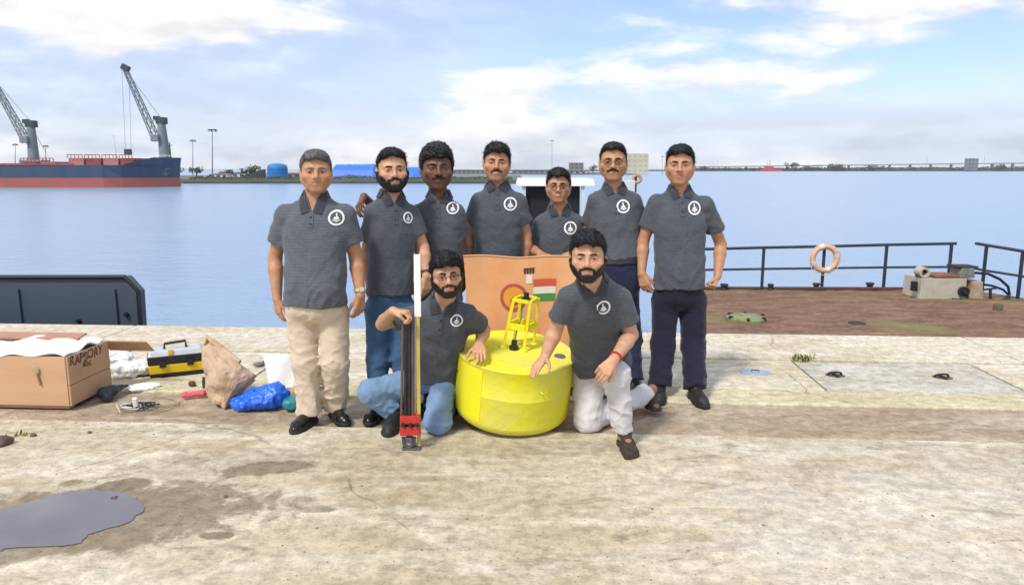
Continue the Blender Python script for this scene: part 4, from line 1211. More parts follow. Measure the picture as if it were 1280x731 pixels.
# deck: uneven plates, each one its own piece
nx_, ny_ = 5, 5
def bil(s, t):
    a = p_nl + (p_nr - p_nl) * s; c = p_fl + (np.array((p_r3[0], p_fl[1], PZ)) - p_fl) * s
    return a + (c - a) * t
pv = MB(); gx, gy = 90, 70; VV = []
for j in range(gy + 1):
    for i in range(gx + 1):
        p = bil(i / gx, j / gy); z = .018 * float(vnoise(np.array(p[0] * 1.6), np.array(p[1] * 1.6), np.array(.3), 5)) + .012 * float(vnoise(np.array(p[0] * 6.), np.array(p[1] * 6.), np.array(.3), 6))
        # stay inside the outline on the right
        lim = 1e9
        if p[1] > p_r3[1]:
            t = (p[1] - p_r3[1]) / (p_fr[1] - p_r3[1]); lim = p_r3[0] + (p_fr[0] - p_r3[0]) * min(1, max(0, t))
        VV.append((min(p[0], lim), min(p[1], p_fl[1] + (p_fr[1] - p_fl[1]) * min(1, max(0, (p[0] - p_fl[0]) / (p_fr[0] - p_fl[0])))), PZ + .01 + z))
pv.add(VV, [(j * (gx + 1) + i, j * (gx + 1) + i + 1, (j + 1) * (gx + 1) + i + 1, (j + 1) * (gx + 1) + i) for j in range(gy) for i in range(gx)])
pv.build('deck', M_RUST, pon, smooth=True)
def on_line(a, b, t): return a + (b - a) * t
# low kerb along the far edge
b = MB(); b.tube([p_fl + np.array((0, -.06, .03)), p_fr + np.array((-.02, -.06, .03))], .045, 8); b.build('deck_edge', M_HULLP, pon, smooth=True)
for px, py, r in ((963, 361, .06), (1020, 360, .07), (1087, 359.5, .08), (905, 361, .08)):
    p = gz(px, py + 2)
    b = MB(); b.lathe([(r, 0), (r * .8, .03), (r * .8, .09), (r * 1.15, .11), (r * 1.1, .15), (.001, .16)], c=p, n=14); b.build('bollard', M_IRON, pon, smooth=True)
p = gz(933, 400)
b = MB(); b.lathe([(.36, 0), (.36, .05), (.30, .075), (.12, .085), (.10, .10), (.001, .10)], c=p, n=24); hc = b.build('hatch_cover', mat('mossy_hatch', (.26, .28, .15), .8, noise=(9, (.14, .17, .05))), pon, smooth=True)
for k in range(6):
    a = k * 1.047 + .3
    b = MB(); b.box(p + np.array((.325 * math.cos(a), .325 * math.sin(a), .07)), (.07, .05, .05), rotz(a)); b.build('hatch_dog', M_IRON, hc)
p = gz(1071, 405); b = MB(); b.lathe([(.0001, .03), (.13, .03), (.15, .02), (.15, 0)], c=p, n=18); b.build('drain_plate', M_IRON, pon)
p = gz(1247, 388); b = MB(); b.lathe([(.085, 0), (.085, .10), (.06, .14), (.001, .15)], c=p, n=14); b.build('deck_vent', mat('mossy_vent', (.12, .12, .05), .8, noise=(12, .6)), pon, smooth=True)

def railing(label, posts, ends, ymid, r=.033):
    """posts: (px, top, bottom); rails run through the post tops and beyond to the ends"""
    root = empty('railing', gz(posts[0][0], posts[0][2]), label, 'railing')
    T, B = [], []
    for px, yt, yb in posts:
        g = gz(px, yb); t = at(px + (px - CX) * .00018 * (yb - yt), yt, g[1]); t = np.array((g[0], g[1], t[2]))
        T.append(t); B.append(g)
        b = MB(); b.box((g + t) / 2 + np.array((0, 0, -.03)), (r * 1.7, r * 1.7, t[2] - g[2] + .06)); b.build('post', M_RAIL, root, bevel=.008)
    a = T[0] + (T[0] - T[1]) / np.linalg.norm(T[1] - T[0]) * ends[0]; c = T[-1] + nrm(T[-1] - T[-2]) * ends[1]
    def run(f, rr, name, e0, e1):
        b = MB(); pts = [B[i] + (T[i] - B[i]) * f for i in range(len(T))]
        if e0: pts = [pts[0] + (a - T[0])] + pts
        if e1: pts = pts + [pts[-1] + (c - T[-1])]
        b.tube(pts, rr, 8); b.build(name, M_RAIL, root, smooth=True)
    run(1.0, r, 'top_rail', True, True); run(ymid, r * .8, 'mid_rail', True, False)
    return root
railing('long dark metal railing along the far edge of the pontoon', [(876, 311.5, 363), (952, 309.5, 362.5), (1027, 308, 362.2), (1104, 306, 362), (1184, 304.5, 362.5)], (.2, .1), .50)
railing('short dark railing at the right end of the pontoon beside the machine', [(1227, 306.5, 366.5), (1272, 314, 373), (1330, 325, 382)], (.24, .1), .48)
# lifebuoy
M_LIFE = mat('faded_lifebuoy', (.66, .36, .18), .6, noise=(7, (.68, .46, .30)))
M_LIFEB = mat('lifebuoy_band', (.72, .66, .58), .6, noise=(12, .8))
lc = at(1031, 323, gz(1027, 362.2)[1] - .085)
lb = empty('lifebuoy', lc, 'faded orange and white lifebuoy hung on the pontoon railing', 'lifebuoy')
b = MB(); b.tube([lc + np.array((0.268 * math.cos(a), 0, 0.268 * math.sin(a))) for a in np.linspace(0, 2 * math.pi, 36, endpoint=False)], .062, 12, closed=True); b.build('ring', M_LIFE, lb, smooth=True)
for a0 in (.3, 1.9, 3.5, 5.0):
    b = MB(); b.tube([lc + np.array((0.268 * math.cos(a0 + q), 0, 0.268 * math.sin(a0 + q))) for q in np.linspace(-.17, .17, 5)], .0655, 12, cap=False); b.build('band', M_LIFEB, lb, smooth=True)
b = MB(); b.tube([lc + np.array((0.345 * math.cos(a), -.02, .345 * math.sin(a) - (.03 if int(a * 2) % 2 else 0))) for a in np.linspace(0, 2 * math.pi, 30, endpoint=False)], .009, 6, closed=True); b.build('grab_rope', mat('pale_rope', (.60, .52, .42), .9), lb, smooth=True)
# deck machine
def machine():
    g = gz(1182, 374); Y = g[1]
    def A(px, py, dy=0): return at(px, py, Y + dy)
    root = empty('deck_machine', g, 'old pale grey and rusty machine on the pontoon beside the railing gap', 'machine')
    M1 = mat('flaking_pale_paint', (.50, .49, .42), .7, noise=(4, (.42, .36, .27))); M2 = mat('rust_red_steel', (.30, .12, .07), .85, noise=(8, .5))
    def blk(name, x0, y0, x1, y1, dy, m, skew=0, parent=None):
        a, c = A(x0, y1), A(x1, y0); b = MB()
        b.hexa([(a[0], Y, a[2]), (c[0], Y, a[2]), (c[0], Y + dy, a[2]), (a[0], Y + dy, a[2]), (a[0] + skew, Y, c[2]), (c[0] - skew, Y, c[2]), (c[0] - skew, Y + dy, c[2]), (a[0] + skew, Y + dy, c[2])])
        return b.build(name, m, parent or root, bevel=.015)
    zb = g[2]
    blk('housing', 1149, 348, 1210, 374, .7, M1, .02); blk('side_casing', 1210.5, 352, 1232, 375, .55, mat('rusty_pale_casing', (.45, .36, .26), .75, noise=(5, (.32, .20, .13))), .05)
    blk('rust_tray', 1168, 344, 1199, 347.6, .5, M2); blk('motor', 1199.5, 335, 1220, 347.6, .4, mat('grey_green_motor', (.25, .27, .23), .6, noise=(9, .5)), .03)
    blk('lid', 1197, 333, 1224, 335, .42, M_IRON)
    c = A(1157, 341); b = MB(); b.lathe([(.07, .12), (.11, .12), (.11, -.12), (.07, -.12)], c=c + np.array((0, .14, 0)), n=20, R=rotx(math.pi / 2), closed=True); b.build('sheave', M1, root, smooth=True)
    b = MB(); b.tube([c + np.array((-.12, .14, -.10)), c + np.array((-.05, .14, .02)), c + np.array((.05, .14, .02)), c + np.array((.12, .14, -.10))], .025, 6); b.build('sheave_bracket', M_IRON, root)
    c = A(1203, 364); b = MB(); b.lathe([(.0001, .09), (.055, .09), (.06, .05), (.105, .05), (.105, -.05), (.0001, -.05)], c=c + np.array((0, -.04, 0)), n=22, R=rotx(math.pi / 2)); b.build('pulley_wheel', mat('black_rubber', (.012, .012, .013), .6), root, smooth=True)
    blk('end_post', 1141, 352, 1148, 364, .12, M_BARGE_EDGE)
    b = MB(); b.tube([A(1219, 341), A(1235, 342), A(1250, 349), A(1260, 358), A(1262, 368), A(1255, 375)], .028, 8); b.build('hose', M_BARGE_EDGE, root, smooth=True)
    b = MB(); b.tube([A(1224, 355, .2), A(1240, 357, .2), A(1254, 362, .2), A(1261, 369, .2)], .024, 8); b.build('hose', M_BARGE_EDGE, root, smooth=True)
    b = MB(); b.tube([A(1190, 374, -.1), A(1215, 377, -.15), A(1245, 377, -.1), A(1262, 372, -.05)], .03, 8); b.build('base_pipe', M_IRON, root, smooth=True)
    b = MB(); b.tube([A(1238, 374), A(1238, 362)], .03, 8); b.tube([A(1230, 362), A(1246, 360)], .022, 8); b.build('valve', M_IRON, root, smooth=True)
machine()

# ------------------------------------------------------------------ launch with white canopy behind the group
def launch():
    Y = 20.0
    def A(px, py, dy=0): return at(px, py, Y + dy)
    M_CAN = mat('white_canopy_paint', (.66, .67, .67), .5, noise=(1.5, .9)); M_DK = mat('cabin_inside_shade', (.010, .010, .011), .8)
    a, c = A(645, 223.5), A(745, 233)
    g = np.array((A(712, 300)[0], Y + 1, WZ))
    root = empty('launch', g, 'small launch with white canopy roof and dark open cabin behind the group', 'boat')
    zt, zb = a[2], c[2]
    b = MB(); b.hexa([(a[0], Y, zb), (c[0], Y, zb), (c[0], Y + 2.6, zb), (a[0], Y + 2.6, zb), (a[0] + .05, Y + .1, zt), (c[0] - .05, Y + .1, zt), (c[0] - .05, Y + 2.5, zt), (a[0] + .05, Y + 2.5, zt)]); b.build('canopy', M_CAN, root, bevel=.03)
    d = A(658, 236); e = A(726, 236); zf = -1.3
    b = MB(); b.hexa([(d[0], Y + .25, zf), (e[0], Y + .25, zf), (e[0], Y + 2.4, zf), (d[0], Y + 2.4, zf), (d[0], Y + .25, zb - .004), (e[0], Y + .25, zb - .004), (e[0], Y + 2.4, zb - .004), (d[0], Y + 2.4, zb - .004)]); b.build('cabin', M_DK, root)  # solid block; the shade of the open cabin is put in as near-black colour
    for px in (729, 655):
        q = A(px, 240); b = MB(); b.box((q[0], Y + .12, (zf + zb) / 2 - .003), (.09, .09, zb - zf)); b.build('post', M_CAN, root)
    x0, x1 = A(646, 300)[0], A(792, 300)[0]
    b = MB(); b.prism([(x0, Y - .1, -1.2), (x1, Y - .1, -.9), (x1 - .5, Y - .1, WZ - .4), (x0 + .2, Y - .1, WZ - .4)], (0, 2.9, 0)); b.build('hull', M_BARGE, root, bevel=.05)
    q = A(786, 226); b = MB(); b.box((q[0] + .05, Y + .4, (q[2] - .95) / 2), (.30, .5, q[2] + .95)); b.build('locker', M_CAN, root, bevel=.02)
    q = A(799, 224); b = MB(); b.tube([q + np.array((.10 * math.cos(t), .35, .10 * math.sin(t))) for t in np.linspace(0, 6.283, 20, endpoint=False)], .042, 10, closed=True); b.build('ring_fender', mat('tan_ring', (.50, .27, .13), .7), root, smooth=True)
    b = MB(); b.tube([(q[0] - .05, Y + .45, -.9), (q[0] - .01, Y + .45, q[2] + .15)], .03, 8); b.build('fender_post', M_IRON, root)
launch()
# ------------------------------------------------------------------ far side of the harbour
M_HB = mat('ship_blue_paint', (.020, .050, .105), .5, noise=(.5, (.045, .07, .11)), mapping=(1, 1, .08))
M_HR = mat('ship_red_paint', (.42, .09, .06), .6, noise=(.5, (.30, .10, .075)), mapping=(1, 1, .1))
M_DKRED = mat('ship_deck_red', (.36, .075, .06), .7, noise=(.4, .7))
M_SHIPW = mat('ship_white_paint', (.72, .72, .70), .6)
M_CRANE = mat('crane_grey_steel', (.22, .25, .26), .6, noise=(.6, .75))
M_CRANED = mat('crane_dark_steel', (.035, .045, .05), .6)
def ship():
    Y0 = 225.0; D = 30.0; yc = Y0 + 13
    def z_(py): return at(100, py, Y0)[2]
    def x_(px): return at(px, 215, Y0)[0]
    zdeck, zf, zb, zw = z_(206.5), z_(196.5), z_(222.5), WZ - 1.5
    xb = x_(227) * yc / Y0 - 1.1
    root = empty('cargo_ship', (xb - 90, yc, WZ), 'long dark blue cargo ship with red boot topping across the harbour', 'ship')
    st = [0, .6, 1.5, 3, 5, 8, 12, 17, 24, 40, 80, 130, 190]
    hb = lambda d, f: 13.0 * min(1, (d / (16 - 5 * f)) ** .62) if d < 16 - 5 * f else 13.0
    def band(name, za, zb_, fa, fb, m, ra, rb, ztop=None):
        V = []; F = []
        for d in st:
            for sgn in (-1, 1):
                for z, f, rk in ((za, fa, ra), (zb_, fb, rb)):
                    zz = z
                    if ztop and f == fb: zz = ztop(d)
                    V.append((xb - d + rk * max(0, 1 - d / 20), yc + sgn * hb(d, f) , zz))
        for i in range(len(st) - 1):
            for k in (0, 2):
                a = i * 4 + k; F.append((a, a + 1, a + 5, a + 4))
            F.append((i * 4 + 1, i * 4 + 3, i * 4 + 7, i * 4 + 5))
        F += [(0, 1, 3, 2), tuple(len(V) - 4 + q for q in (0, 1, 3, 2))]
        b = MB(); b.add(V, F); return b.build(name, m, root)
    band('boot_topping', zw, zb, 0, .3, M_HR, .6, .3)
    band('hull', zb + .01, zdeck, .3, .7, M_HB, .3, .6)
    # forecastle
    xf = x_(166)
    fl = [0, .8, 2, 4, 7, 11, xb - xf - 3, xb - xf]
    V = []; F = []
    for d in fl:
        zt = zf if d < xb - xf - 2.9 else zdeck + .3
        for sgn in (-1, 1):
            for z, rk in ((zdeck + .01, .6), (zt, 1.1)): V.append((xb - d + rk * max(0, 1 - d / 20), yc + sgn * hb(d, .9), z))
    for i in range(len(fl) - 1):
        for k in (0, 2): F.append((i * 4 + k, i * 4 + k + 1, i * 4 + k + 5, i * 4 + k + 4))
        F.append((i * 4 + 1, i * 4 + 3, i * 4 + 7, i * 4 + 5))
    F += [(0, 1, 3, 2)]
    b = MB(); b.add(V, F); b.build('forecastle', M_HB, root)
    b = MB(); b.box((x_(0) - 40, Y0 - .1, zdeck + .25), (xf - (x_(0) - 40) + 45, .2, .55)); b.build('sheer_strake', M_DKRED, root)
    for i, (a, c) in enumerate(((76, 95), (98, 117), (120, 139), (142, 158), (40, 58), (16, 34))):
        lowz = z_(204); topz = z_(197.5 if a > 60 else 202)
        b = MB(); b.box(((x_(a) + x_(c)) / 2, yc, (zdeck + topz) / 2 + .0), (x_(c) - x_(a), 17, topz - zdeck)); h = b.build('hatch_coaming', M_DKRED if i % 2 else mat('ship_pale_red', (.48, .18, .15), .7), root)
        b = MB()
        for k in range(5):
            xx = x_(a) + (x_(c) - x_(a)) * k / 4; b.tube([(xx, yc - 9, topz), (xx, yc - 9, topz + 1.0)], .12, 5)
        b.tube([(x_(a), yc - 9, topz + 1), (x_(c), yc - 9, topz + 1)], .12, 5); b.build('guard_rail', M_DKRED, h)
    b = MB(); b.tube([(x_(118), yc, zdeck), (x_(117), yc, z_(165))], [.35, .15], 8); b.tube([(x_(114), yc, z_(167)), (x_(120), yc, z_(167))], .12, 6); b.build('foremast', M_SHIPW, root)
    b = MB(); b.tube([(x_(190), yc, zf), (x_(190), yc, z_(176))], [.3, .15], 8); b.tube([(x_(187), yc, z_(180)), (x_(193), yc, z_(180))], .12, 6); b.build('bow_mast', M_CRANED, root)
    q = np.array((x_(207), Y0 + 2.6, z_(211)))
    b = MB(); b.tube([q, q + np.array((0, -2.2, -.2)), q + np.array((0, -2.4, -1.6))], .28, 6); b.tube([q + np.array((-.9, -2.4, -1.2)), q + np.array((-.5, -2.4, -1.8)), q + np.array((.5, -2.4, -1.8)), q + np.array((.9, -2.4, -1.2))], .25, 6); b.build('anchor', M_CRANED, root)
    b = MB(); b.box(((x_(166) + x_(226)) / 2, Y0 + 1.3, zf + .5), (x_(222) - x_(170), .12, .12)); 
    for k in range(10): b.tube([(x_(170) + (x_(222) - x_(170)) * k / 9, Y0 + 1.3, zf - .05), (x_(170) + (x_(222) - x_(170)) * k / 9, Y0 + 1.3, zf + .55)], .06, 5)
    b.build('bow_rail', M_SHIPW, root)
ship()
def lattice(b, p, q, w0, w1, n, r):
    p, q = np.array(p, float), np.array(q, float); d = nrm(q - p); a = nrm(np.cross(d, (0, 1, 0))); c = np.array((0, 1.0, 0))
    def corner(t, k):
        w = w0 + (w1 - w0) * t; return p + (q - p) * t + a * (w / 2 * (1 if k in (0, 3) else -1)) + c * (w / 2 * (1 if k in (0, 1) else -1))
    for k in range(4): b.tube([corner(0, k), corner(1, k)], r, 5)
    for i in range(n):
        t0, t1 = i / n, (i + 1) / n
        for k in range(4):
            k2 = (k + 1) % 4; b.tube([corner(t0, k), corner(t1, k2)] if i % 2 else [corner(t0, k2), corner(t1, k)], r * .6, 4); b.tube([corner(t1, k), corner(t1, k2)], r * .5, 4)
def crane(label, base, mast, pivot, tip, hook, stay):
    Y = 300.0
    A = lambda p, dy=0: at(p[0], p[1], Y + dy)
    g = A((base[0], 222)); root = empty('harbour_crane', g, label, 'crane', 'mobile harbour cranes behind the ship')
    b = MB(); b.tube([A((base[0], 222)), A(base), A(mast)], [2.3, 2.1, 1.5], 10); b.build('tower', M_CRANE, root, smooth=True)
    m_ = A(mast); b = MB(); b.box(m_ + np.array((.2, 0, .6)), (3.6, 3, 2.6)); b.box(m_ + np.array((-1.6, 0, 1.6)), (2.2, 2.2, 1.6)); b.build('mast_head', M_CRANED, root, bevel=.2)
    b = MB(); b.box(A(pivot) + np.array((.5, -2, 1)), (3.0, 2.6, 2.6)); b.build('operator_cab', M_CRANE, root, bevel=.2)
    b = MB(); b.box(A((base[0] + 2, 208)), (9, 6, 5)); b.build('machinery_house', M_CRANE, root, bevel=.3)
    b = MB(); lattice(b, A(pivot), A(tip), 2.4, 1.3, 16, .19); b.build('boom', M_CRANE, root)
    b = MB(); b.box(A(tip) + np.array((.3, 0, .3)), (3.0, 2, 2.2), roty(.5)); b.build('boom_head', M_CRANED, root, bevel=.2)
    b = MB()
    for dy in (-.8, .8): b.tube([A(mast, dy) + np.array((0, 0, 1.5)), A(tip, dy)], .11, 5)
    b.tube([A(mast), A(stay)], .10, 5); b.build('stay_ropes', M_CRANE, root)
    if hook:
        b = MB()
        for dx in (-1.2, 1.6): b.tube([A(tip) + np.array((dx, 0, 0)), A(hook) + np.array((dx * .8, 0, 0))], .09, 5)
        b.build('hoist_ropes', mat('pale_rope_far', (.35, .36, .38), .7), root)
        b = MB(); b.box(A(hook), (2.6, 1.5, 2.2)); b.build('hook_block', M_CRANED, root, bevel=.2)
crane('grey harbour crane with raised lattice boom above the ship bow', (206, 194), (201.5, 153), (196, 176), (156, 86), (160, 190), (186, 150))
crane('grey harbour crane at the left edge, boom cut by the picture', (42, 196), (38.5, 157), (34, 178), (-14, 92), None, (58, 192))
def light_mast(px, py0, py1, Y, label, w=2.4):
    w *= .8
    a, c = at(px, py0, Y), at(px, py1, Y)
    root = empty('light_mast', a, label, 'light mast', 'tall light masts of the port')
    b = MB(); b.tube([a, c], [.30, .13], 7); b.build('pole', M_CRANE, root, smooth=True)
    b = MB(); b.lathe([(.3, -.3), (w, 0), (w, .35), (.2, .5)], c=c, n=12); b.build('lamp_ring', M_CRANED, root)
    for k in range(6):
        b = MB(); q = k * 1.047; b.box(c + np.array((w * math.cos(q), w * math.sin(q), -.35)), (.8, .5, .6), rotz(q)); b.build('lamp', M_SHIPW, root)
light_mast(265.5, 222, 163, 330, 'tallest light mast, right of the ship bow')
light_mast(241, 222, 176, 420, 'fainter light mast between the ship bow and the tallest mast', 2.0)
light_mast(57, 222, 183, 400, 'short light mast just right of the left crane', 1.6)
light_mast(19, 222, 181, 430, 'short light mast just left of the left crane', 1.6)
light_mast(690, 219, 176, 900, 'thin light mast above the smallest man in glasses', 2.4)
light_mast(828, 219, 196, 900, 'thin light mast left of the rightmost man', 1.8)

# far quay on the left
M_LAND = mat('far_land', (.17, .16, .13), .95, noise=(.08, (.10, .12, .07)))
M_FQ = mat('far_quay_wall', (.10, .10, .095), .9, noise=(.2, .6))
def land(name, x0, x1, Y, zt, depth, m):
    b = MB(); a, c = at(x0, 215, Y)[0], at(x1, 215, Y)[0]
    b.hexa([(a, Y, WZ - 1), (c, Y, WZ - 1), (c * 1.1, Y + depth, WZ - 1), (a * 1.1, Y + depth, WZ - 1), (a, Y, zt), (c, Y, zt), (c * 1.1, Y + depth, zt + .2), (a * 1.1, Y + depth, zt + .2)])
    return tag(b.build(name, m), kind='structure')
ZL = at(300, 224.5, 287)[2]
land('far_quay', -1500, 655, 287, ZL, 160, M_LAND)
b = MB(); a, c = at(228, 215, 286.6)[0], at(655, 215, 286.6)[0]; 
b.box(((a + c) / 2, 286.7, (ZL + WZ) / 2 - .3), (c - a, .5, ZL - WZ - .7)); tag(b.build('far_quay_wall', M_FQ), kind='structure')
ZR = at(900, 212.6, 1700)[2]
land('far_shore', 560, 2200, 1700, ZR, 500, M_LAND)
ZM = at(700, 217.5, 700)[2]
land('far_dock', 300, 800, 700, ZM, 300, M_LAND)

M_LEAFF = mat('far_foliage', (.055, .085, .035), .9, noise=(.5, (.035, .06, .03)))
M_LEAFP = mat('far_foliage_pale', (.09, .12, .05), .9, noise=(.5, (.06, .085, .04)))
M_BARK = mat('far_bark', (.07, .05, .035), .9)
def far_tree(px, py_base, Y, w, h, label, seed, m=None, n=420):
    g = at(px, py_base, Y); r = random.Random(seed)
    root = empty('tree', g, label, 'tree', 'trees on the far shore')
    b = MB(); b.tube([g, g + np.array((0, 0, h * .55))], [w * .05, w * .03], 6)
    for k in range(4):
        a = r.uniform(0, 6.28); b.tube([g + np.array((0, 0, h * .35)), g + np.array((math.cos(a) * w * .28, math.sin(a) * w * .28, h * .7))], [w * .025, w * .012], 5)
    b.build('trunk', M_BARK, root)
    b = MB(); lobes = [(r.gauss(0, .26) * w, r.gauss(0, .2) * w, h * r.uniform(.5, .82), w * r.uniform(.16, .26)) for _ in range(9)]
    for i in range(n):
        lx, ly, lz, lr = r.choice(lobes); v = nrm(np.array((r.gauss(0, 1), r.gauss(0, 1), r.gauss(0, .8)))) * lr * r.uniform(.6, 1.05)
        c = g + np.array((lx, ly, lz)) + v; s_ = w * .045 * r.uniform(.6, 1.3); a1 = nrm(np.array((r.gauss(0, 1), r.gauss(0, 1), r.gauss(0, 1)))); a2 = nrm(np.cross(a1, (r.gauss(0, 1), r.gauss(0, 1), .3)))
        b.add([c - a1 * s_, c + a2 * s_ * .7, c + a1 * s_, c - a2 * s_ * .7], [(0, 1, 2, 3)])
    b.build('crown', m or M_LEAFF, root)
far_tree(313, 223.5, 330, 9.0, 5.5, 'dark tree between the tallest light mast and the blue tank', 1)
far_tree(246, 223.5, 330, 6.5, 5.5, 'dark tree beside the ship bow', 2)
far_tree(288, 223.5, 340, 7, 3.6, 'low bushy tree right of the tallest light mast', 3, M_LEAFP)
far_tree(277, 223.5, 320, 5, 2.6, 'small bush at the foot of the tallest light mast', 4)
far_tree(741, 218, 800, 10, 10, 'green tree between the grey shed and the man in glasses with belt', 5, M_LEAFP)
far_tree(990, 213, 1690, 26, 17, 'round dark tree standing out on the far shore under the bridge', 6)
far_tree(880, 213, 1690, 18, 9, 'low dark tree at the left end of the bridge', 7)
far_tree(1250, 212.5, 1690, 26, 11, 'dark tree right of the block on the far shore', 8)
far_tree(1046, 213, 1690, 40, 9, 'wide low tree on the far shore, first right of the round tree', 9)
far_tree(1090, 213, 1690, 34, 7, 'wide low tree on the far shore, second right of the round tree', 10)
far_tree(1012, 213, 1690, 26, 9, 'low tree touching the round tree on its right', 11)

# long belt of scrub on the far shore: reads as one mass
rs = random.Random(12); b = MB()
for i in range(5200):
    px = rs.uniform(855, 1330); t = (px - 855) / 475
    hgt = 9 * (.45 + .55 * float(vnoise(np.array(px * .06), np.array(.5), np.array(.5), 3)) ** 2 + .25 * rs.random()) * (.7 + .5 * t)
    p = at(px, 213, 1695 + rs.uniform(-6, 20)); c = np.array((p[0], p[1], ZR + rs.random() * hgt)); s_ = rs.uniform(1.0, 2.4)
    a1 = nrm(np.array((rs.gauss(0, 1), rs.gauss(0, .4), rs.gauss(0, 1)))); a2 = nrm(np.cross(a1, (rs.gauss(0, .3), 1, rs.gauss(0, .3))))
    b.add([c - a1 * s_, c + a2 * s_ * .6, c + a1 * s_, c - a2 * s_ * .6], [(0, 1, 2, 3)])
tag(b.build('far_scrub', M_LEAFF), 'dark green belt of scrub along the far shore under the bridge', 'scrub', kind='stuff')
b = MB(); rs = random.Random(15)
for i in range(2600):
    px = rs.uniform(236, 640); p = at(px, 224, 288 + rs.uniform(0, 10)); hgt = 1.5 * (.3 + abs(float(vnoise(np.array(px * .08), np.array(.5), np.array(.5), 8))))
    c = np.array((p[0], p[1], ZL + rs.random() * hgt)); s_ = rs.uniform(.18, .5)
    a1 = nrm(np.array((rs.gauss(0, 1), rs.gauss(0, .4), rs.gauss(0, 1)))); a2 = nrm(np.cross(a1, (rs.gauss(0, .3), 1, rs.gauss(0, .3))))
    b.add([c - a1 * s_, c + a2 * s_ * .6, c + a1 * s_, c - a2 * s_ * .6], [(0, 1, 2, 3)])
tag(b.build('quay_scrub', M_LEAFP), 'low scrub along the far quay left of the group', 'scrub', kind='stuff')

# blue covered tank and tarpaulin covered stockpiles
M_TARP = mat('blue_tarpaulin', (.02, .13, .58), .5, noise=(.35, (.03, .17, .62)), bump=(.6, .2, .3))
M_TANKB = mat('blue_tank_paint', (.015, .22, .55), .5, noise=(.4, (.02, .16, .42)))
Y = 300; a, c = at(331, 222, Y), at(355, 204, Y); w = c[0] - a[0]; g = np.array(((a[0] + c[0]) / 2, Y + w / 2, ZL))
tk = empty('tank', g, 'bright blue rounded tank on the far quay', 'tank')
b = MB(); hh = c[2] - ZL; b.lathe([(w / 2 * .93, 0), (w / 2, .5), (w / 2, hh * .72), (w / 2 * .93, hh * .86), (w / 2 * .6, hh * .97), (.01, hh)], c=g, n=20); b.build('shell', M_TANKB, tk)
for k in range(3):
    b = MB(); b.lathe([(w / 2 + .12, hh * (.15 + .22 * k)), (w / 2 + .12, hh * (.15 + .22 * k) + .25), (w / 2 - .1, hh * (.15 + .22 * k) + .25), (w / 2 - .1, hh * (.15 + .22 * k))], c=g, n=20, closed=True); b.build('hoop', M_TANKB, tk)
def stockpile(x0, x1, ytop, Y, label, seed):
    a, c = at(x0, 222, Y), at(x1, ytop, Y); n = 26; V = []; r = np.random.RandomState(seed); wd = 14; h = c[2] - ZL
    prof = [(0, 0), (.06, .55), (.2, .8), (.42, .97), (.5, 1), (.58, .97), (.8, .8), (.94, .55), (1, 0)]
    for i in range(n):
        t = i / (n - 1); e = min(1, min(t, 1 - t) * 9 + .35 + .0); e = e * (1 + .012 * r.randn())
        for (v, z) in prof: V.append((a[0] + (c[0] - a[0]) * t, Y + wd * v, ZL + h * z * min(1.03, e) + .03 * r.randn() * (z > 0)))
    m = len(prof); b = MB(); b.add(V, [(i * m + j, i * m + j + 1, (i + 1) * m + j + 1, (i + 1) * m + j) for i in range(n - 1) for j in range(m - 1)] + [tuple(range(m)), tuple((n - 1) * m + j for j in range(m))])
    o = b.build('stockpile', M_TARP, loc=(a[0], Y, ZL), smooth=True); return tag(o, label, 'stockpile', 'blue covered stockpiles')
stockpile(411, 470, 205.3, 300, 'blue tarpaulin covered stockpile between the grey haired man and the bearded man', 1)
stockpile(505, 529, 209, 300, 'short blue covered stockpile between the bearded man and the curly haired man', 2)
b = MB(); a, c = at(300, 222, 306), at(329, 213, 306); b.prism([(a[0], 306, ZL), (c[0], 306, ZL), (c[0], 306, c[2] + .4), (a[0], 306, ZL + 1.0)], (0, 3, 0)); cvy = b.build('conveyor', M_CRANED, loc=(a[0], 306, ZL)); tag(cvy, 'dark sloping conveyor leading up to the blue tank', 'conveyor')

def block(name, x0, x1, y0, y1, Y, m, label, cat, depth=14, win=(0, 0), wm=None, roof=None, grp=None, zb=None):
    a, c = at(x0, y1, Y), at(x1, y0, Y); zb = a[2] if zb is None else zb
    root = empty(name, ((a[0] + c[0]) / 2, Y + depth / 2, zb), label, cat, grp)
    b = MB(); b.hexa([(a[0], Y, zb), (c[0], Y, zb), (c[0], Y + depth, zb), (a[0], Y + depth, zb), (a[0], Y, c[2]), (c[0], Y, c[2]), (c[0], Y + depth, c[2]), (a[0], Y + depth, c[2])]); b.build('wall', m, root)
    W, H = c[0] - a[0], c[2] - zb
    if roof:
        b = MB(); b.prism([(a[0] - W * .03, Y - .3, c[2] + .01), (c[0] + W * .03, Y - .3, c[2] + .01), ((a[0] + c[0]) / 2, Y - .3, c[2] + H * .22)], (0, depth + .6, 0)); b.build('roof', roof, root)
    nx2, ny2 = win
    for i in range(nx2):
        for j in range(ny2):
            b = MB(); b.box((a[0] + W * (i + .5) / nx2, Y - .05, zb + H * (j + .55) / ny2), (W / nx2 * .5, .3, H / ny2 * .45)); b.build('window', wm, root)
M_BGREY = mat('far_grey_wall', (.24, .24, .24), .8, noise=(.1, .8)); M_BCREAM = mat('far_cream_wall', (.60, .55, .38), .8, noise=(.1, .85)); M_BWHITE = mat('far_white_wall', (.62, .62, .60), .8, noise=(.1, .85)); M_WIN = mat('far_window', (.06, .07, .09), .3); M_ROOFD = mat('far_dark_roof', (.13, .11, .10), .8, noise=(.2, .7)); M_ROOFR = mat('far_rust_roof', (.38, .17, .12), .8)
block('shed', 712, 729.5, 203.5, 219, 800, M_BGREY, 'grey square building rising right of the smallest man in glasses', 'building', win=(3, 3), wm=M_WIN, zb=ZM)
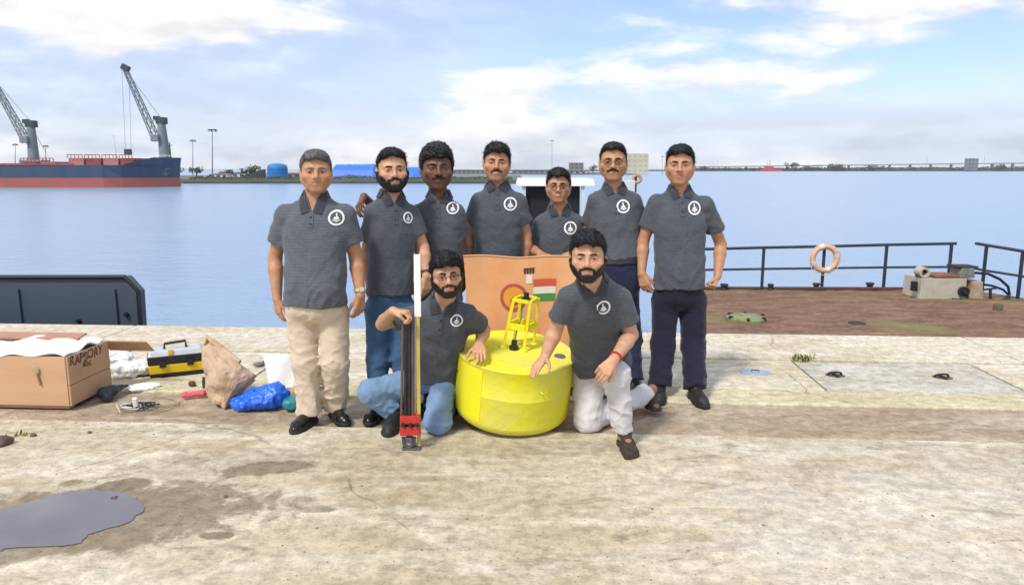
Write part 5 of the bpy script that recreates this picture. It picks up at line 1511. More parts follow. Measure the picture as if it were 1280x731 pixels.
block('silo_block', 783, 811, 192, 219, 820, M_BCREAM, 'tall cream building between the two men on the right', 'building', win=(4, 4), wm=mat('far_pale_window', (.45, .41, .28), .6), zb=ZM)
block('shed', 640, 708, 213.5, 219, 760, M_BGREY, 'low grey shed with dark roof between the tall smiling man and the smallest man', 'building', win=(10, 1), wm=M_WIN, roof=M_ROOFD, zb=ZM)
block('shed', 714, 737, 215, 219, 720, M_ROOFD, 'low dark shed in front of the grey square building', 'building', win=(3, 1), wm=M_BWHITE, roof=M_ROOFD, zb=ZM)
block('shed', 560, 606, 213.5, 219, 760, M_BGREY, 'low grey shed seen between the curly haired man and the tall smiling man', 'building', win=(8, 1), wm=M_WIN, roof=M_ROOFD, zb=ZM)
block('shed', 262, 284, 218, 223.5, 310, M_BWHITE, 'small white shed with rusty roof below the tallest light mast', 'building', depth=6, win=(3, 1), wm=M_WIN, roof=M_ROOFR, zb=ZL)
block('shed', 290, 306, 216.5, 223.5, 350, M_BWHITE, 'pale shed between the tallest light mast and the dark tree', 'building', depth=6, win=(2, 1), wm=M_WIN, roof=M_ROOFD, zb=ZL)
block('shed', 358, 376, 217.5, 223.5, 320, M_BGREY, 'low grey shed between the blue tank and the grey haired man', 'building', depth=6, win=(2, 1), wm=M_WIN, roof=M_ROOFR, zb=ZL)
block('tower_block', 1209.5, 1223.5, 198, 213, 1660, M_BGREY, 'grey block standing in front of the bridge at the far right', 'building', depth=14, win=(3, 3), wm=M_WIN, zb=ZR)
# small red vessel
def red_boat():
    Y = 1640; a, c = at(951, 214, Y), at(978, 214, Y); root = empty('red_vessel', ((a[0] + c[0]) / 2, Y, WZ), 'small red vessel by the far shore below the bridge', 'boat')
    M_RV = mat('red_vessel_paint', (.50, .06, .05), .6)
    b = MB(); b.prism([(a[0], Y, WZ - .5), (c[0] - 4, Y, WZ - .5), (c[0], Y, WZ + 5), (a[0] - 2, Y, WZ + 4)], (0, 9, 0)); b.build('hull', M_RV, root)
    b = MB(); b.box((a[0] + 18, Y + 4, WZ + 8), (18, 6, 7)); b.build('deckhouse', M_RV, root); b = MB(); b.box((a[0] + 20, Y + 4, WZ + 13), (9, 5, 3)); b.build('wheelhouse', M_BWHITE, root)
    b = MB(); b.tube([(a[0] + 20, Y + 4, WZ + 14), (a[0] + 20, Y + 4, WZ + 24)], .5, 5); b.build('mast', M_CRANED, root)
red_boat()
# bridge
def bridge():
    M_BR = mat('bridge_concrete', (.34, .35, .36), .8, noise=(.05, .85)); Y = 1730
    p0, p1 = at(856, 208.8, Y), at(1420, 202.2, Y)
    root = empty('bridge', ((p0[0] + p1[0]) / 2, Y, ZR), 'long pale concrete bridge on piers along the far right horizon', 'bridge')
    n = 22
    for i in range(n):
        a = p0 + (p1 - p0) * (i / n); c = p0 + (p1 - p0) * ((i + 1) / n) - np.array((.8, 0, 0))
        b = MB(); b.hexa([a + np.array((0, -6, -1.8)), c + np.array((0, -6, -1.8)), c + np.array((0, 6, -1.8)), a + np.array((0, 6, -1.8)), a + np.array((0, -6, 1.0)), c + np.array((0, -6, 1.0)), c + np.array((0, 6, 1.0)), a + np.array((0, 6, 1.0))]); b.build('deck_span', M_BR, root)
        b = MB(); b.box(((a[0]), Y, (ZR - 1 + a[2] - 1.82) / 2), (2.2, 8, a[2] - 1.82 - ZR + 1)); b.build('pier', M_BR, root)
    for px in (1160, 1232, 897, 960):
        t = (px - 856) / 564; q = p0 + (p1 - p0) * t; b = MB(); b.tube([q + np.array((0, 5, 1)), q + np.array((0, 5, 16))], .35, 5); b.build('lamp_post', M_BR, root)
bridge()
# ------------------------------------------------------------------ yellow buoy
M_YEL = mat('yellow_buoy_paint', (.82, .775, .02), .65, noise=(4.0, (.66, .61, .14)), bump=(18, .4, .015), spec=.2)
M_YELB = mat('bright_yellow_paint', (.86, .77, .012), .4, noise=(5, .9))
M_BLK = mat('black_plastic', (.012, .012, .013), .45)
def buoy():
    gf = ground(637.5, 549.5); R_ = .366; g = np.array((gf[0] + .005, gf[1] + R_ * .97, 0))
    Rt = roty(math.radians(4.6)) @ rotx(math.radians(7.4))
    prof = [(.02, .012), (.25, .0), (.335, .024), (.358, .048), (.366, .070), (.367, .078), (.366, .250), (.368, .255), (.366, .260), (.366, .430), (.369, .434), (.368, .440), (.362, .4405), (.34, .436), (.05, .440), (.0005, .440)]
    zmin = min((Rt @ np.array((r * math.cos(a), r * math.sin(a), z)))[2] for r, z in prof for a in np.linspace(0, 6.28, 60))
    o = g + np.array((0, 0, -zmin + .001))
    root = empty('buoy', g, 'squat yellow drum buoy with frame on top between the two kneeling men', 'buoy')
    T = lambda p: o + Rt @ np.array(p, float)
    n = 64; V = []
    for r, z in prof:
        for j in range(n):
            a = 2 * math.pi * j / n; k = 1 + .004 * math.sin(3 * a + z * 9) + .003 * math.sin(7 * a + 2 - z * 14)
            V.append(T((r * k * math.cos(a), r * k * math.sin(a), z)))
    b = MB(); m = len(prof); b.add(V, [(i * n + j, i * n + (j + 1) % n, (i + 1) * n + (j + 1) % n, (i + 1) * n + j) for i in range(m - 1) for j in range(n)] + [tuple(range(n - 1, -1, -1))])
    b.build('drum', M_YEL, root, smooth=True)
    # overlapping skin panel with a visible edge on the left front
    b = MB(); V = []; a0, a1 = math.radians(-172), math.radians(-122)
    for z in (.085, .412):
        for k in range(13):
            a = a0 + (a1 - a0) * k / 12; V.append(T((.3695 * math.cos(a), .3695 * math.sin(a), z)))
    for z in (.085, .412):
        for k in range(13):
            a = a0 + (a1 - a0) * k / 12; V.append(T((.364 * math.cos(a), .364 * math.sin(a), z)))
    F = [(k, k + 1, 14 + k, 13 + k) for k in range(12)] + [(26 + k, 39 + k, 40 + k, 27 + k) for k in range(12)] + [(k, 26 + k, 27 + k, k + 1) for k in range(12)] + [(13 + k, 14 + k, 40 + k, 39 + k) for k in range(12)] + [(0, 13, 39, 26), (12, 38, 51, 25)]
    b.add(V, F); b.build('side_panel', M_YELB, root, smooth=True)
    # frame: four legs leaning inward, crossbars, head plates
    c0 = np.array((.000, .075)); A, B = np.array((-.085, -.035)), np.array((.045, -.07)); C_, D_ = B + np.array((.065, .12)), A + np.array((.065, .12))
    foot = [A, B, C_, D_]; ctr = (A + B + C_ + D_) / 4
    ht = .325
    top = [ctr + (p - ctr) * .80 + np.array((.022, 0)) for p in foot]
    for p, q in zip(foot, top):
        b = MB(); P0, P1 = np.array((*(p + c0), .436)), np.array((*(q + c0), .436 + ht)); d = P1 - P0
        b.hexa([T(P0 + np.array((sx * .0095, sy * .0095, 0))) for sx, sy in ((-1, -1), (1, -1), (1, 1), (-1, 1))] + [T(P1 + np.array((sx * .0095, sy * .0095, 0))) for sx, sy in ((-1, -1), (1, -1), (1, 1), (-1, 1))]); b.build('frame_leg', M_YELB, root, bevel=.003)
        b = MB(); b.lathe([(.026, 0), (.026, .012), (.016, .02)], c=T(P0), n=12, R=Rt); b.build('leg_foot', M_YELB, root)
    for i in range(4):
        p, q = foot[i], foot[(i + 1) % 4]; tp, tq = top[i], top[(i + 1) % 4]
        for f, hgt, nm in ((.46, .040, 'crossbar'), (.985, .022, 'head_bar')):
            P0 = np.array((*(p + (tp - p) * f + c0), .436 + ht * f)); P1 = np.array((*(q + (tq - q) * f + c0), .436 + ht * f)); d = nrm(P1 - P0); sdv = nrm(np.cross(d, (0, 0, 1))) * .007
            e = d * .011
            b = MB(); b.hexa([T(P0 + e - sdv - (0, 0, hgt / 2)), T(P1 - e - sdv - (0, 0, hgt / 2)), T(P1 - e + sdv - (0, 0, hgt / 2)), T(P0 + e + sdv - (0, 0, hgt / 2)), T(P0 + e - sdv + (0, 0, hgt / 2)), T(P1 - e - sdv + (0, 0, hgt / 2)), T(P1 - e + sdv + (0, 0, hgt / 2)), T(P0 + e + sdv + (0, 0, hgt / 2))])
            b.build(nm, M_YELB, root, bevel=.002)
    tc_ = np.array((*(sum(top) / 4 + c0), .436 + ht))
    b = MB(); b.lathe([(.0001, .03), (.016, .03), (.018, .0), (.03, -.004), (.03, -.012)], c=T(tc_ + (0, 0, .008)), n=14, R=Rt); b.build('head_sensor', M_BLK, root, smooth=True)
    s0 = np.array((*(ctr + c0), .44)) + np.array((-.03, -.06, 0))
    b = MB(); b.lathe([(.030, 0), (.030, .02), (.018, .026), (.018, .06), (.001, .064)], c=T(s0), n=14, R=Rt); b.build('cable_gland', M_BLK, root, smooth=True)
    b = MB(); b.tube([T(s0 + (0, 0, .055)), T(s0 + (.01, .01, .12)), T(s0 + (.03, .04, .20)), T(s0 + (.03, .06, .31))], .006, 6); b.build('cable', mat('grey_green_cable', (.16, .2, .12), .6), root, smooth=True)
    b = MB(); b.lathe([(.0001, .008), (.034, .008), (.04, .0)], c=T((.272, -.03, .434)), n=18, R=Rt); b.build('inspection_plate', mat('dark_grey_plate', (.10, .11, .13), .5), root)
    for a in (-165, -62, 10, 70):
        q = math.radians(a); e = np.array((  .369 * math.cos(q), .369 * math.sin(q), .32)); t = np.array((-math.sin(q), math.cos(q), 0)); d = np.array((math.cos(q), math.sin(q), 0))
        b = MB(); b.tube([T(e - t * .018), T(e - t * .018 + d * .022), T(e + t * .018 + d * .022), T(e + t * .018)], .006, 6); b.build('lifting_lug', M_IRON if a == -165 else M_YELB, root, smooth=True)
    return T
BUOY_T = buoy()

# ------------------------------------------------------------------ sensor pole held by the kneeling man
def pole():
    g = ground(512, 561); Y = g[1]
    A = lambda px, py, dy=0: at(px, py, Y + dy)
    root = empty('sensor_pole', g, 'tall sensor pole with dark rods, red clamp and white yellow staff', 'pole')
    M_W = mat('white_staff', (.82, .82, .78), .5); M_Y = mat('yellow_staff', (.60, .47, .10), .55, noise=(9, .75)); M_T = mat('dark_steel_rod', (.045, .048, .052), .35, metal=.5, noise=(20, .6)); M_BR = mat('brown_rod', (.16, .085, .06), .5, noise=(16, .6)); M_CL = mat('red_clamp', (.55, .035, .03), .45, noise=(16, .75)); M_G = mat('grey_shackle', (.11, .12, .12), .5, metal=.4)
    def bar(name, p, q, w, d, m):
        p, q = np.array(p), np.array(q); u = nrm(q - p); sx = nrm(np.cross(u, (0, 1, 0))) * w / 2; sy = nrm(np.cross(u, sx)) * d / 2
        b = MB(); b.hexa([p - sx - sy, p + sx - sy, p + sx + sy, p - sx + sy, q - sx - sy, q + sx - sy, q + sx + sy, q - sx + sy]); return b.build(name, m, root, bevel=.003)
    s0, s1, s2 = A(524, 560, .02), A(522.3, 396, .02), A(521.4, 318, .02); s0[2] = max(s0[2], .012)
    bar('yellow_staff', s0, s1, .021, .012, M_Y); bar('white_staff', s1 + (0, 0, .001), s2, .037, .014, M_W)
    bar('white_edge', A(519.2, 520, .019), A(519.6, 397, .019), .012, .008, mat('grey_white_edge', (.5, .48, .42), .6))
    for x0, x1, m, r in ((511.5, 511.5, M_T, .0125), (506.5, 508.0, M_T, .010), (516, 515.6, M_BR, .008), (501.5, 504.0, M_BR, .008)):
        b = MB(); b.tube([A(x0, 536, 0), A(x1, 393, 0)], r, 10); b.build('rod', m, root, smooth=True)
    for py, h in ((524, .045), (538, .05)):
        bar('clamp', A(500.5, py, -.004), A(525.5, py - 1, -.004), h, .045, M_CL)
    for x in (504, 513, 521):
        b = MB(); c = A(x, 531, -.03); b.lathe([(.0001, .012), (.010, .012), (.012, .0), (.012, -.01)], c=c, n=10, R=rotx(math.pi / 2)); b.build('clamp_bolt', M_T, root, smooth=True)
    b = MB(); b.tube([A(504, 546, 0), A(505, 555, 0), A(511, 559, 0), A(517, 555, 0), A(518, 546, 0)], .011, 8); b.build('shackle', M_G, root, smooth=True)
    bar('foot_block', A(507, 549, 0), A(516, 549, 0), .035, .035, M_G)
    bar('foot_plate', A(503, 560.3, 0) + (0, 0, .002), A(526, 560.3, 0) + (0, 0, .002), .014, .05, M_G)
    return A(511, 393, 0)
POLE_TOP = pole()

# ------------------------------------------------------------------ banner behind the buoy
def banner():
    Y = 5.06; TL, TR = at(579, 321, Y), at(738, 322.5, Y - .02); bot = .07
    M_B = mat('orange_banner_cloth', (.76, .32, .12), .7, noise=(4, (.78, .44, .23)), bump=(8, .4, .02), mapping=(1, 1, .6))
    root = empty('banner', np.array(((TL[0] + TR[0]) / 2, Y, .06)), 'orange cloth banner with round logo and flag stripes behind the buoy', 'banner')
    def pt(s, t, off=0.0):
        p = TL + (TR - TL) * s; z = TL[2] * (1 - t) + bot * t
        fold = .016 * math.sin(9 * s + 5 * t) * (.25 + t) + .010 * math.sin(23 * s - 9 * t + 1) * (.3 + .7 * t) + .012 * math.sin(5 * (s - t) + 2)
        return np.array((p[0] + .03 * t * (1 - 2 * s) + .008 * math.sin(7 * t + s), p[1] + fold + .02 * t - off, z + .006 * math.sin(11 * s) * (1 - t)))
    def grid(s0, s1, t0, t1, ns, nt, off, th):
        V = [pt(s0 + (s1 - s0) * i / ns, t0 + (t1 - t0) * j / nt, off) for j in range(nt + 1) for i in range(ns + 1)]
        n = len(V); V += [v + np.array((0, th, 0)) for v in V]; w = ns + 1
        F = [(j * w + i, j * w + i + 1, (j + 1) * w + i + 1, (j + 1) * w + i) for j in range(nt) for i in range(ns)]
        F += [tuple(n + q for q in f[::-1]) for f in F]
        for i in range(ns): F += [(i, n + i, n + i + 1, i + 1), (nt * w + i, nt * w + i + 1, n + nt * w + i + 1, n + nt * w + i)]
        for j in range(nt): F += [(j * w, (j + 1) * w, n + (j + 1) * w, n + j * w), (j * w + ns, n + j * w + ns, n + (j + 1) * w + ns, (j + 1) * w + ns)]
        b = MB(); b.add(V, F); return b
    grid(0, 1, 0, 1, 48, 44, 0, .003).build('cloth', M_B, root, smooth=True)
    b = MB(); b.tube([pt(s, 0, 0) + np.array((0, .0015, .003)) for s in np.linspace(0, 1, 30)], .007, 6); b.build('top_hem', mat('banner_hem', (.60, .33, .18), .8), root, smooth=True)
    def st(px, py):
        p = at(px, py, Y); return (p[0] - TL[0]) / (TR[0] - TL[0]), (TL[2] - p[2]) / (TL[2] - bot)
    def disc(cx, cy, r0, r1, off, name, m, par):
        n = 36; V = []
        for k in range(n):
            a = 2 * math.pi * k / n
            for r in (r0, r1): V.append(pt(*st(cx + r * math.cos(a), cy + r * math.sin(a)), off))
        b = MB(); b.add(V, [(2 * k, 2 * ((k + 1) % n), 2 * ((k + 1) % n) + 1, 2 * k + 1) for k in range(n)])
        return b.build(name, m, par)
    M_RR = mat('logo_red_ring', (.45, .09, .06), .7); M_OY = mat('logo_orange', (.75, .33, .04), .7); M_CR = mat('logo_dark_red', (.42, .05, .03), .7); M_FR = mat('flag_red', (.62, .10, .05), .7); M_FW = mat('flag_white', (.78, .70, .60), .7); M_FG = mat('flag_green', (.07, .26, .06), .7); M_INK = mat('dark_ink', (.06, .035, .04), .7)
    lg = disc(641, 371, 13.5, 17.5, .004, 'logo_ring', M_RR, root); disc(641, 371, .3, 13.4, .004, 'logo_field', M_OY, lg)
    disc(642, 376, .3, 5, .006, 'logo_centre', M_CR, lg)
    def rect(x0, y0, x1, y1, name, m, off=.004):
        s0, t0 = st(x0, y0); s1, t1 = st(x1, y1); n = 10
        V = [pt(s0 + (s1 - s0) * i / n, t, off) for t in (t0, t1) for i in range(n + 1)]
        b = MB(); b.add(V, [(i, i + 1, n + 2 + i, n + 1 + i) for i in range(n)]); return b.build(name, m, root)
    rect(665.5, 348.5, 694, 357.8, 'flag_stripe', M_FR); rect(665.5, 358, 694, 366.8, 'flag_stripe', M_FW); rect(665.5, 367, 694, 376, 'flag_stripe', M_FG)
    for x in (654.5, 658, 661.5, 665): rect(x - 1.3, 335, x + 1.3, 340.5, 'ink_mark', M_INK)
    rect(653.5, 333.6, 667, 335, 'ink_mark', M_INK); rect(656, 342, 664, 353, 'emblem_mark', M_FW)
banner()

# ------------------------------------------------------------------ crate and what lies around it
M_PLY = mat('plywood', (.52, .30, .155), .7, noise=(3.5, (.60, .38, .22)), bump=(30, .15, .004), mapping=(.35, .35, 3))
M_PLYE = mat('plywood_end', (.50, .31, .18), .75, noise=(5, (.42, .25, .14)), bump=(30, .15, .004))
M_FOAM = mat('white_foam', (.80, .79, .76), .8, noise=(6, .9), bump=(9, .4, .02))
M_INKB = mat('black_marker', (.06, .03, .022), .8, noise=(40, (.16, .085, .05)))
def crate():
    A, B = ground(88, 512), ground(138.5, 486); ex = nrm(ground(-90, 508) - A); ey = nrm(B - A); D = np.linalg.norm(B - A); Ln = 1.35; H = .365
    Z = np.array((0, 0, 1.0))
    root = empty('crate', A + ex * Ln / 2 + ey * D / 2, 'long plywood crate with dark lettering on its end, left edge', 'crate')
    def pan(name, o, u, v, n, m, bev=.003, par=None):
        b = MB(); o = np.array(o); b.hexa([o, o + u, o + u + n, o + n, o + v, o + u + v, o + u + v + n, o + n + v]); return b.build(name, m, par or root, bevel=bev)
    t = .016
    pan('front_panel', A + ex * .004 + Z * .025, ex * Ln, Z * (H - .025), ey * t, M_PLY)
    pan('back_panel', A + ey * (D - t) + ex * .004 + Z * .025, ex * Ln, Z * (H - .025), ey * t, M_PLY)
    for z0, z1 in ((.025, .165), (.169, H)): pan('end_board', A + ey * .001 + Z * z0, ey * (D - .002), Z * (z1 - z0), -ex * .014, M_PLYE)
    pan('floor_panel', A + Z * .026 + ey * .018 + ex * .01, ex * (Ln - .02), ey * (D - .036), Z * .012, M_PLYE)
    pan('skid', A + ex * .02 + ey * .02, ex * (Ln - .05), ey * .06, Z * .025, M_PLYE); pan('skid', A + ex * .02 + ey * (D - .08), ex * (Ln - .05), ey * .06, Z * .025, M_PLYE)
    # lid tilted back, overhanging to the right and behind
    fo = A + ey * (D + .004) + Z * (H - .01)
    pan('lid_flap', fo - ex * .30 + Z * .0, ex * (.34), ey * .10 + Z * -.09, Z * .010, M_PLYE, par=root)
    pan('lid', A + ey * (D * .75) + Z * (H + .03) + ex * .14, ex * (Ln - .14), ey * (D * .25) + Z * .015, Z * .012, mat('lid_wood', (.48, .24, .15), .75, noise=(4, .8)))
    # latch
    q = A + ex * .205 + Z * .27 - ey * .006
    b = MB(); b.lathe([(.0001, .012), (.020, .010), (.024, 0)], c=q, n=14, R=np.stack((ex, Z, -ey), 1)); lt = b.build('latch', mat('dull_brass', (.45, .36, .24), .45, metal=.4), root, smooth=True)
    b = MB(); b.tube([q - ey * .004, q - Z * .05 - ex * .01 - ey * .005, q - Z * .10 - ex * .02 - ey * .004], .006, 6); b.build('hasp', mat('dull_hasp', (.30, .20, .12), .5, metal=.3), root, smooth=True)
    # hand lettering along the top of the end, and a short line below it
    def word(txt, u0, z0, size, name):
        cu = bpy.data.curves.new(name, 'FONT'); cu.body = txt; cu.size = size; cu.extrude = .0006; cu.offset = .0012; cu.shear = .15
        o = bpy.data.objects.new(name, cu); COL.objects.link(o); dg = bpy.context.evaluated_depsgraph_get(); me = bpy.data.meshes.new_from_object(o.evaluated_get(dg)); bpy.data.objects.remove(o)
        co = np.array([v.co[:] for v in me.vertices]); co[:, 1] += .006 * np.sin(co[:, 0] * 61) + .004 * np.sin(co[:, 0] * 143 + co[:, 1] * 40); co[:, 0] += .004 * np.sin(co[:, 1] * 90 + co[:, 0] * 35); W = A - ex * .0155 + ey * u0 + Z * z0
        P = W + np.outer(co[:, 0], ey) + np.outer(co[:, 1], Z) - np.outer(co[:, 2], ex)
        off = np.array(base_of(root)); me.vertices.foreach_set('co', (P - off).astype(np.float32).ravel()); me.update()
        link(name, me, M_INKB, root)
    word('RAPSORY', .015, H - .072, D / 5.4, 'lettering'); word('BOX', D * .33, H - .115, D / 11, 'lettering')
    # foam sheet on top
    F = MB(); V = []; nu, nv = 40, 12
    for j in range(nv + 1):
        for i in range(nu + 1):
            p = A + ex * (-.0 + Ln * i / nu) + ey * (D * .92 * j / nv - .004); z = H + .012 + .014 * math.sin(i * .7 + j) + .012 * math.sin(i * .31 - j * .8) + .018 * (j / nv)
            V.append(p + Z * z)
    n = len(V); V += [v - Z * .010 for v in V]; w = nu + 1
    Ff = [(j * w + i, j * w + i + 1, (j + 1) * w + i + 1, (j + 1) * w + i) for j in range(nv) for i in range(nu)]; Ff += [tuple(n + q for q in f[::-1]) for f in Ff]
    for i in range(nu): Ff += [(i, n + i, n + i + 1, i + 1), (nv * w + i, nv * w + i + 1, n + nv * w + i + 1, n + nv * w + i)]
    for j in range(nv): Ff += [(j * w, (j + 1) * w, n + (j + 1) * w, n + j * w), (j * w + nu, n + j * w + nu, n + (j + 1) * w + nu, (j + 1) * w + nu)]
    F.add(V, Ff); o = F.build('foam_sheet', M_FOAM, loc=A + Z * H, smooth=True); tag(o, 'white foam sheet lying in the open top of the plywood crate', 'foam sheet')
crate()

def toolbox():
    A, B = ground(187, 473.5), ground(256, 466); ex = nrm(B - A); ey = np.array((-ex[1], ex[0], 0)); W = np.linalg.norm(B - A); D = .20; Z = np.array((0, 0, 1.0))
    root = empty('toolbox', A + ex * W / 2 + ey * D / 2, 'yellow and black plastic toolbox with grey lid behind the paper sack', 'toolbox')
    M_TY = mat('toolbox_yellow', (.80, .55, .01), .4, noise=(10, .85)); M_TL = mat('toolbox_grey_lid', (.55, .58, .60), .35, noise=(10, .85))
    def seg(name, z0, z1, e0, e1, m, bev=.008):
        b = MB(); P = []
        for z, e in ((z0, e0), (z1, e1)):
            for u, v in ((-e, -e), (W + e, -e), (W + e, D + e), (-e, D + e)): P.append(A + ex * u + ey * v + Z * z)
        b.hexa(P); return b.build(name, m, root, bevel=bev)
    seg('base', 0, .028, -.006, .0, M_BLK); seg('bin', .0285, .100, -.003, .004, M_TY); seg('tray_band', .1005, .165, .004, .008, M_BLK)
    seg('lid', .1655, .205, .004, -.016, M_TL)
    for u in (.25, .75):
        b = MB(); c = A + ex * W * u - ey * .012 + Z * .105; b.box(c, (.045, .016, .05), np.stack((ex, ey, Z), 1)); b.build('latch', M_BLK, root, bevel=.004)
    b = MB(); c = A + ex * W * .40 - ey * .004 + Z * .195; b.box(c + ey * .02, (.03, .05, .04), np.stack((ex, ey, Z), 1)); b.build('lid_clip', M_TY, root, bevel=.004)
    m0 = A + ex * W * .5 + ey * D * .5
    b = MB(); b.tube([m0 - ex * .08 + Z * .2, m0 - ex * .075 + Z * .245, m0 + ex * .075 + Z * .255, m0 + ex * .08 + Z * .2], .011, 8); b.build('handle', M_BLK, root, smooth=True)
toolbox()

def soft(name, prims, m, label, cat, seed, h=.007, amp=.012, freq=14, sharp=.0, group=None, floor=0.0, k=.02):
    lo = np.min([p[1] for p in prims], 0) - .05; hi = np.max([p[2] for p in prims], 0) + .05
    F = Fld(lo, hi, h)
    for p in prims: F.add(p, k)
    def rip(x, y, z):
        a = vnoise(x * freq, y * freq, z * freq * 1.4, seed); b = np.abs(vnoise(x * freq * 1.9 + 3, y * freq * 1.9, z * freq * 1.7, seed + 1)); c = np.abs(vnoise(x * freq * .8 + 9, y * freq * .8, z * freq * .9, seed + 2))
        return amp * (.6 * a + 1.1 * b - .9 * c)
    F.ripple(rip, .05)
    F.f = np.maximum(F.f, (floor - F.ax[2])[None, None, :]); V, Qd = F.mesh()
    loc = np.array(((lo[0] + hi[0]) / 2, (lo[1] + hi[1]) / 2, floor)); o = mesh_np(name, V, Qd, m, loc=loc); return tag(o, label, cat, group)
Zu = np.array((0, 0, 1.0))
# brown paper sack, crumpled
M_PAPER = mat('brown_kraft_paper', (.50, .34, .215), .8, noise=(6, (.56, .40, .27)), bump=(10, .6, .03))
def sack():
    Y = ground(275, 511)[1]
    P = [(253, 432, .18), (259, 420, .22), (267, 427, .20), (281, 438, .20), (303, 454, .10), (320, 468, .14), (281, 511.5, 0), (259, 500, .06), (254, 460, .12), (300, 458, .40), (318, 475, .36), (270, 430, .36), (262, 495, .34), (300, 492, .30), (272, 462, -.02), (296, 480, .0)]
    pts = [at(px, py, Y + dy) for px, py, dy in P]
    for p in pts: p[2] = max(p[2], .004)
    me = bpy.data.meshes.new('paper_sack'); bm = bmesh.new()
    for p in pts: bm.verts.new(tuple(p))
    r = bmesh.ops.convex_hull(bm, input=bm.verts); bmesh.ops.delete(bm, geom=list({g for g in r['geom_interior'] + r['geom_unused'] if isinstance(g, bmesh.types.BMVert)}), context='VERTS')
    bmesh.ops.triangulate(bm, faces=bm.faces); bmesh.ops.subdivide_edges(bm, edges=bm.edges, cuts=3, use_grid_fill=True); bmesh.ops.subdivide_edges(bm, edges=bm.edges, cuts=1, use_grid_fill=True)
    bm.normal_update()
    for v in bm.verts:
        c = np.array(v.co); a = float(np.abs(vnoise(*(np.array(q * 11) for q in c), 4))); b2 = float(np.abs(vnoise(*(np.array(q * 21 + 5) for q in c), 6)))
        v.co += v.normal * (-.030 * a - .016 * b2 + .012); v.co.z = max(v.co.z, .003)
    root = empty('paper_sack', at(285, 511, Y + .18) * np.array((1, 1, 0)), 'crumpled brown paper sack leaning against the blue bag', 'paper sack')
    off = base_of(root)
    for v in bm.verts: v.co -= off
    bm.to_mesh(me); bm.free(); o = link('sack_body', me, M_PAPER, root)
    # rolled open mouth at the top left
    b = MB(); q = [at(255, 431, Y + .17), at(259, 421, Y + .19), at(266, 427, Y + .18), at(280, 437, Y + .18), at(300, 452, Y + .10)]
    b.tube(q, [.010, .020, .022, .022, .014], 7); b.build('rolled_rim', M_PAPER, root)
sack()
M_BLUEBAG = mat('blue_plastic_sheet', (.012, .10, .62), .35, noise=(9, (.02, .16, .72)), bump=(14, .6, .03))
M_TEAL = mat('teal_plastic_sheet', (.02, .26, .30), .4, noise=(9, .7), bump=(14, .6, .03))
M_WPLAST = mat('white_plastic_bag', (.82, .83, .84), .45, noise=(6, .92), bump=(14, .5, .03))
def G3(px, py, z): p = ground(px, py); return p + Zu * z
soft('blue_bag', [ell(G3(328, 508, .055), (.135, .11, .085)), ell(G3(345, 508, .08), (.09, .08, .085)), ell(G3(306, 509, .03), (.09, .08, .05))], M_BLUEBAG, 'crumpled bright blue plastic bag between the paper sack and the man in beige trousers', 'bag', 3, amp=.02)
soft('teal_bag', [ell(G3(366, 510, .04), (.07, .07, .045)), ell(G3(380, 508, .03), (.06, .06, .04))], M_TEAL, 'teal plastic sheet touching the blue bag on its right', 'plastic sheet', 6, amp=.012)
soft('plastic_bag', [ell(G3(160, 470, .05), (.12, .10, .075)), ell(G3(176, 468, .06), (.10, .09, .07)), ell(G3(150, 462, .10), (.09, .09, .06))], M_WPLAST, 'white plastic bag between the crate and the toolbox', 'bag', 9, amp=.022)
soft('plastic_bag', [ell(G3(172, 487, .012), (.10, .05, .02)), ell(G3(185, 484, .012), (.07, .04, .02))], M_WPLAST, 'flat strip of white plastic in front of the toolbox', 'plastic', 12, amp=.010)
# white papers behind the legs
def paper(quad, label, seed, lift=.0):
    P = [np.array(q) for q in quad]; V = []; n = 10; r = random.Random(seed)
    for j in range(n + 1):
        for i in range(n + 1):
            s_, t = i / n, j / n; p = (P[0] * (1 - s_) + P[1] * s_) * (1 - t) + (P[3] * (1 - s_) + P[2] * s_) * t
            V.append(p + np.array((0, .018 * math.sin(5 * s_ + 3 * t + seed), .006 * math.sin(7 * s_ * t + seed) * (1 if p[2] > .02 else 0))))
    m = len(V); V += [v + np.array((0, .0025, .0)) for v in V]; w = n + 1
    F = [(j * w + i, j * w + i + 1, (j + 1) * w + i + 1, (j + 1) * w + i) for j in range(n) for i in range(n)]; F += [tuple(m + q for q in f[::-1]) for f in F]
    b = MB(); b.add(V, F); o = b.build('white_board', M_FOAM, loc=ground(350, 490), smooth=True); return tag(o, label, 'board', 'white boards behind the beige trousers')
Yp = ground(350, 487)[1]
paper([at(327, 444, Yp + .12), at(369, 442, Yp + .16), at(371, 484, Yp), at(338, 487, Yp - .03)], 'white foam board leaning behind the blue bag', 1)
soft('cardboard', [ell(G3(372, 496, .045), (.05, .05, .045)), ell(G3(362, 497, .03), (.05, .04, .03))], mat('tan_card', (.50, .36, .18), .8, noise=(8, .8)), 'tan cardboard scrap beside the left trouser leg of the grey haired man', 'cardboard', 15, amp=.010)
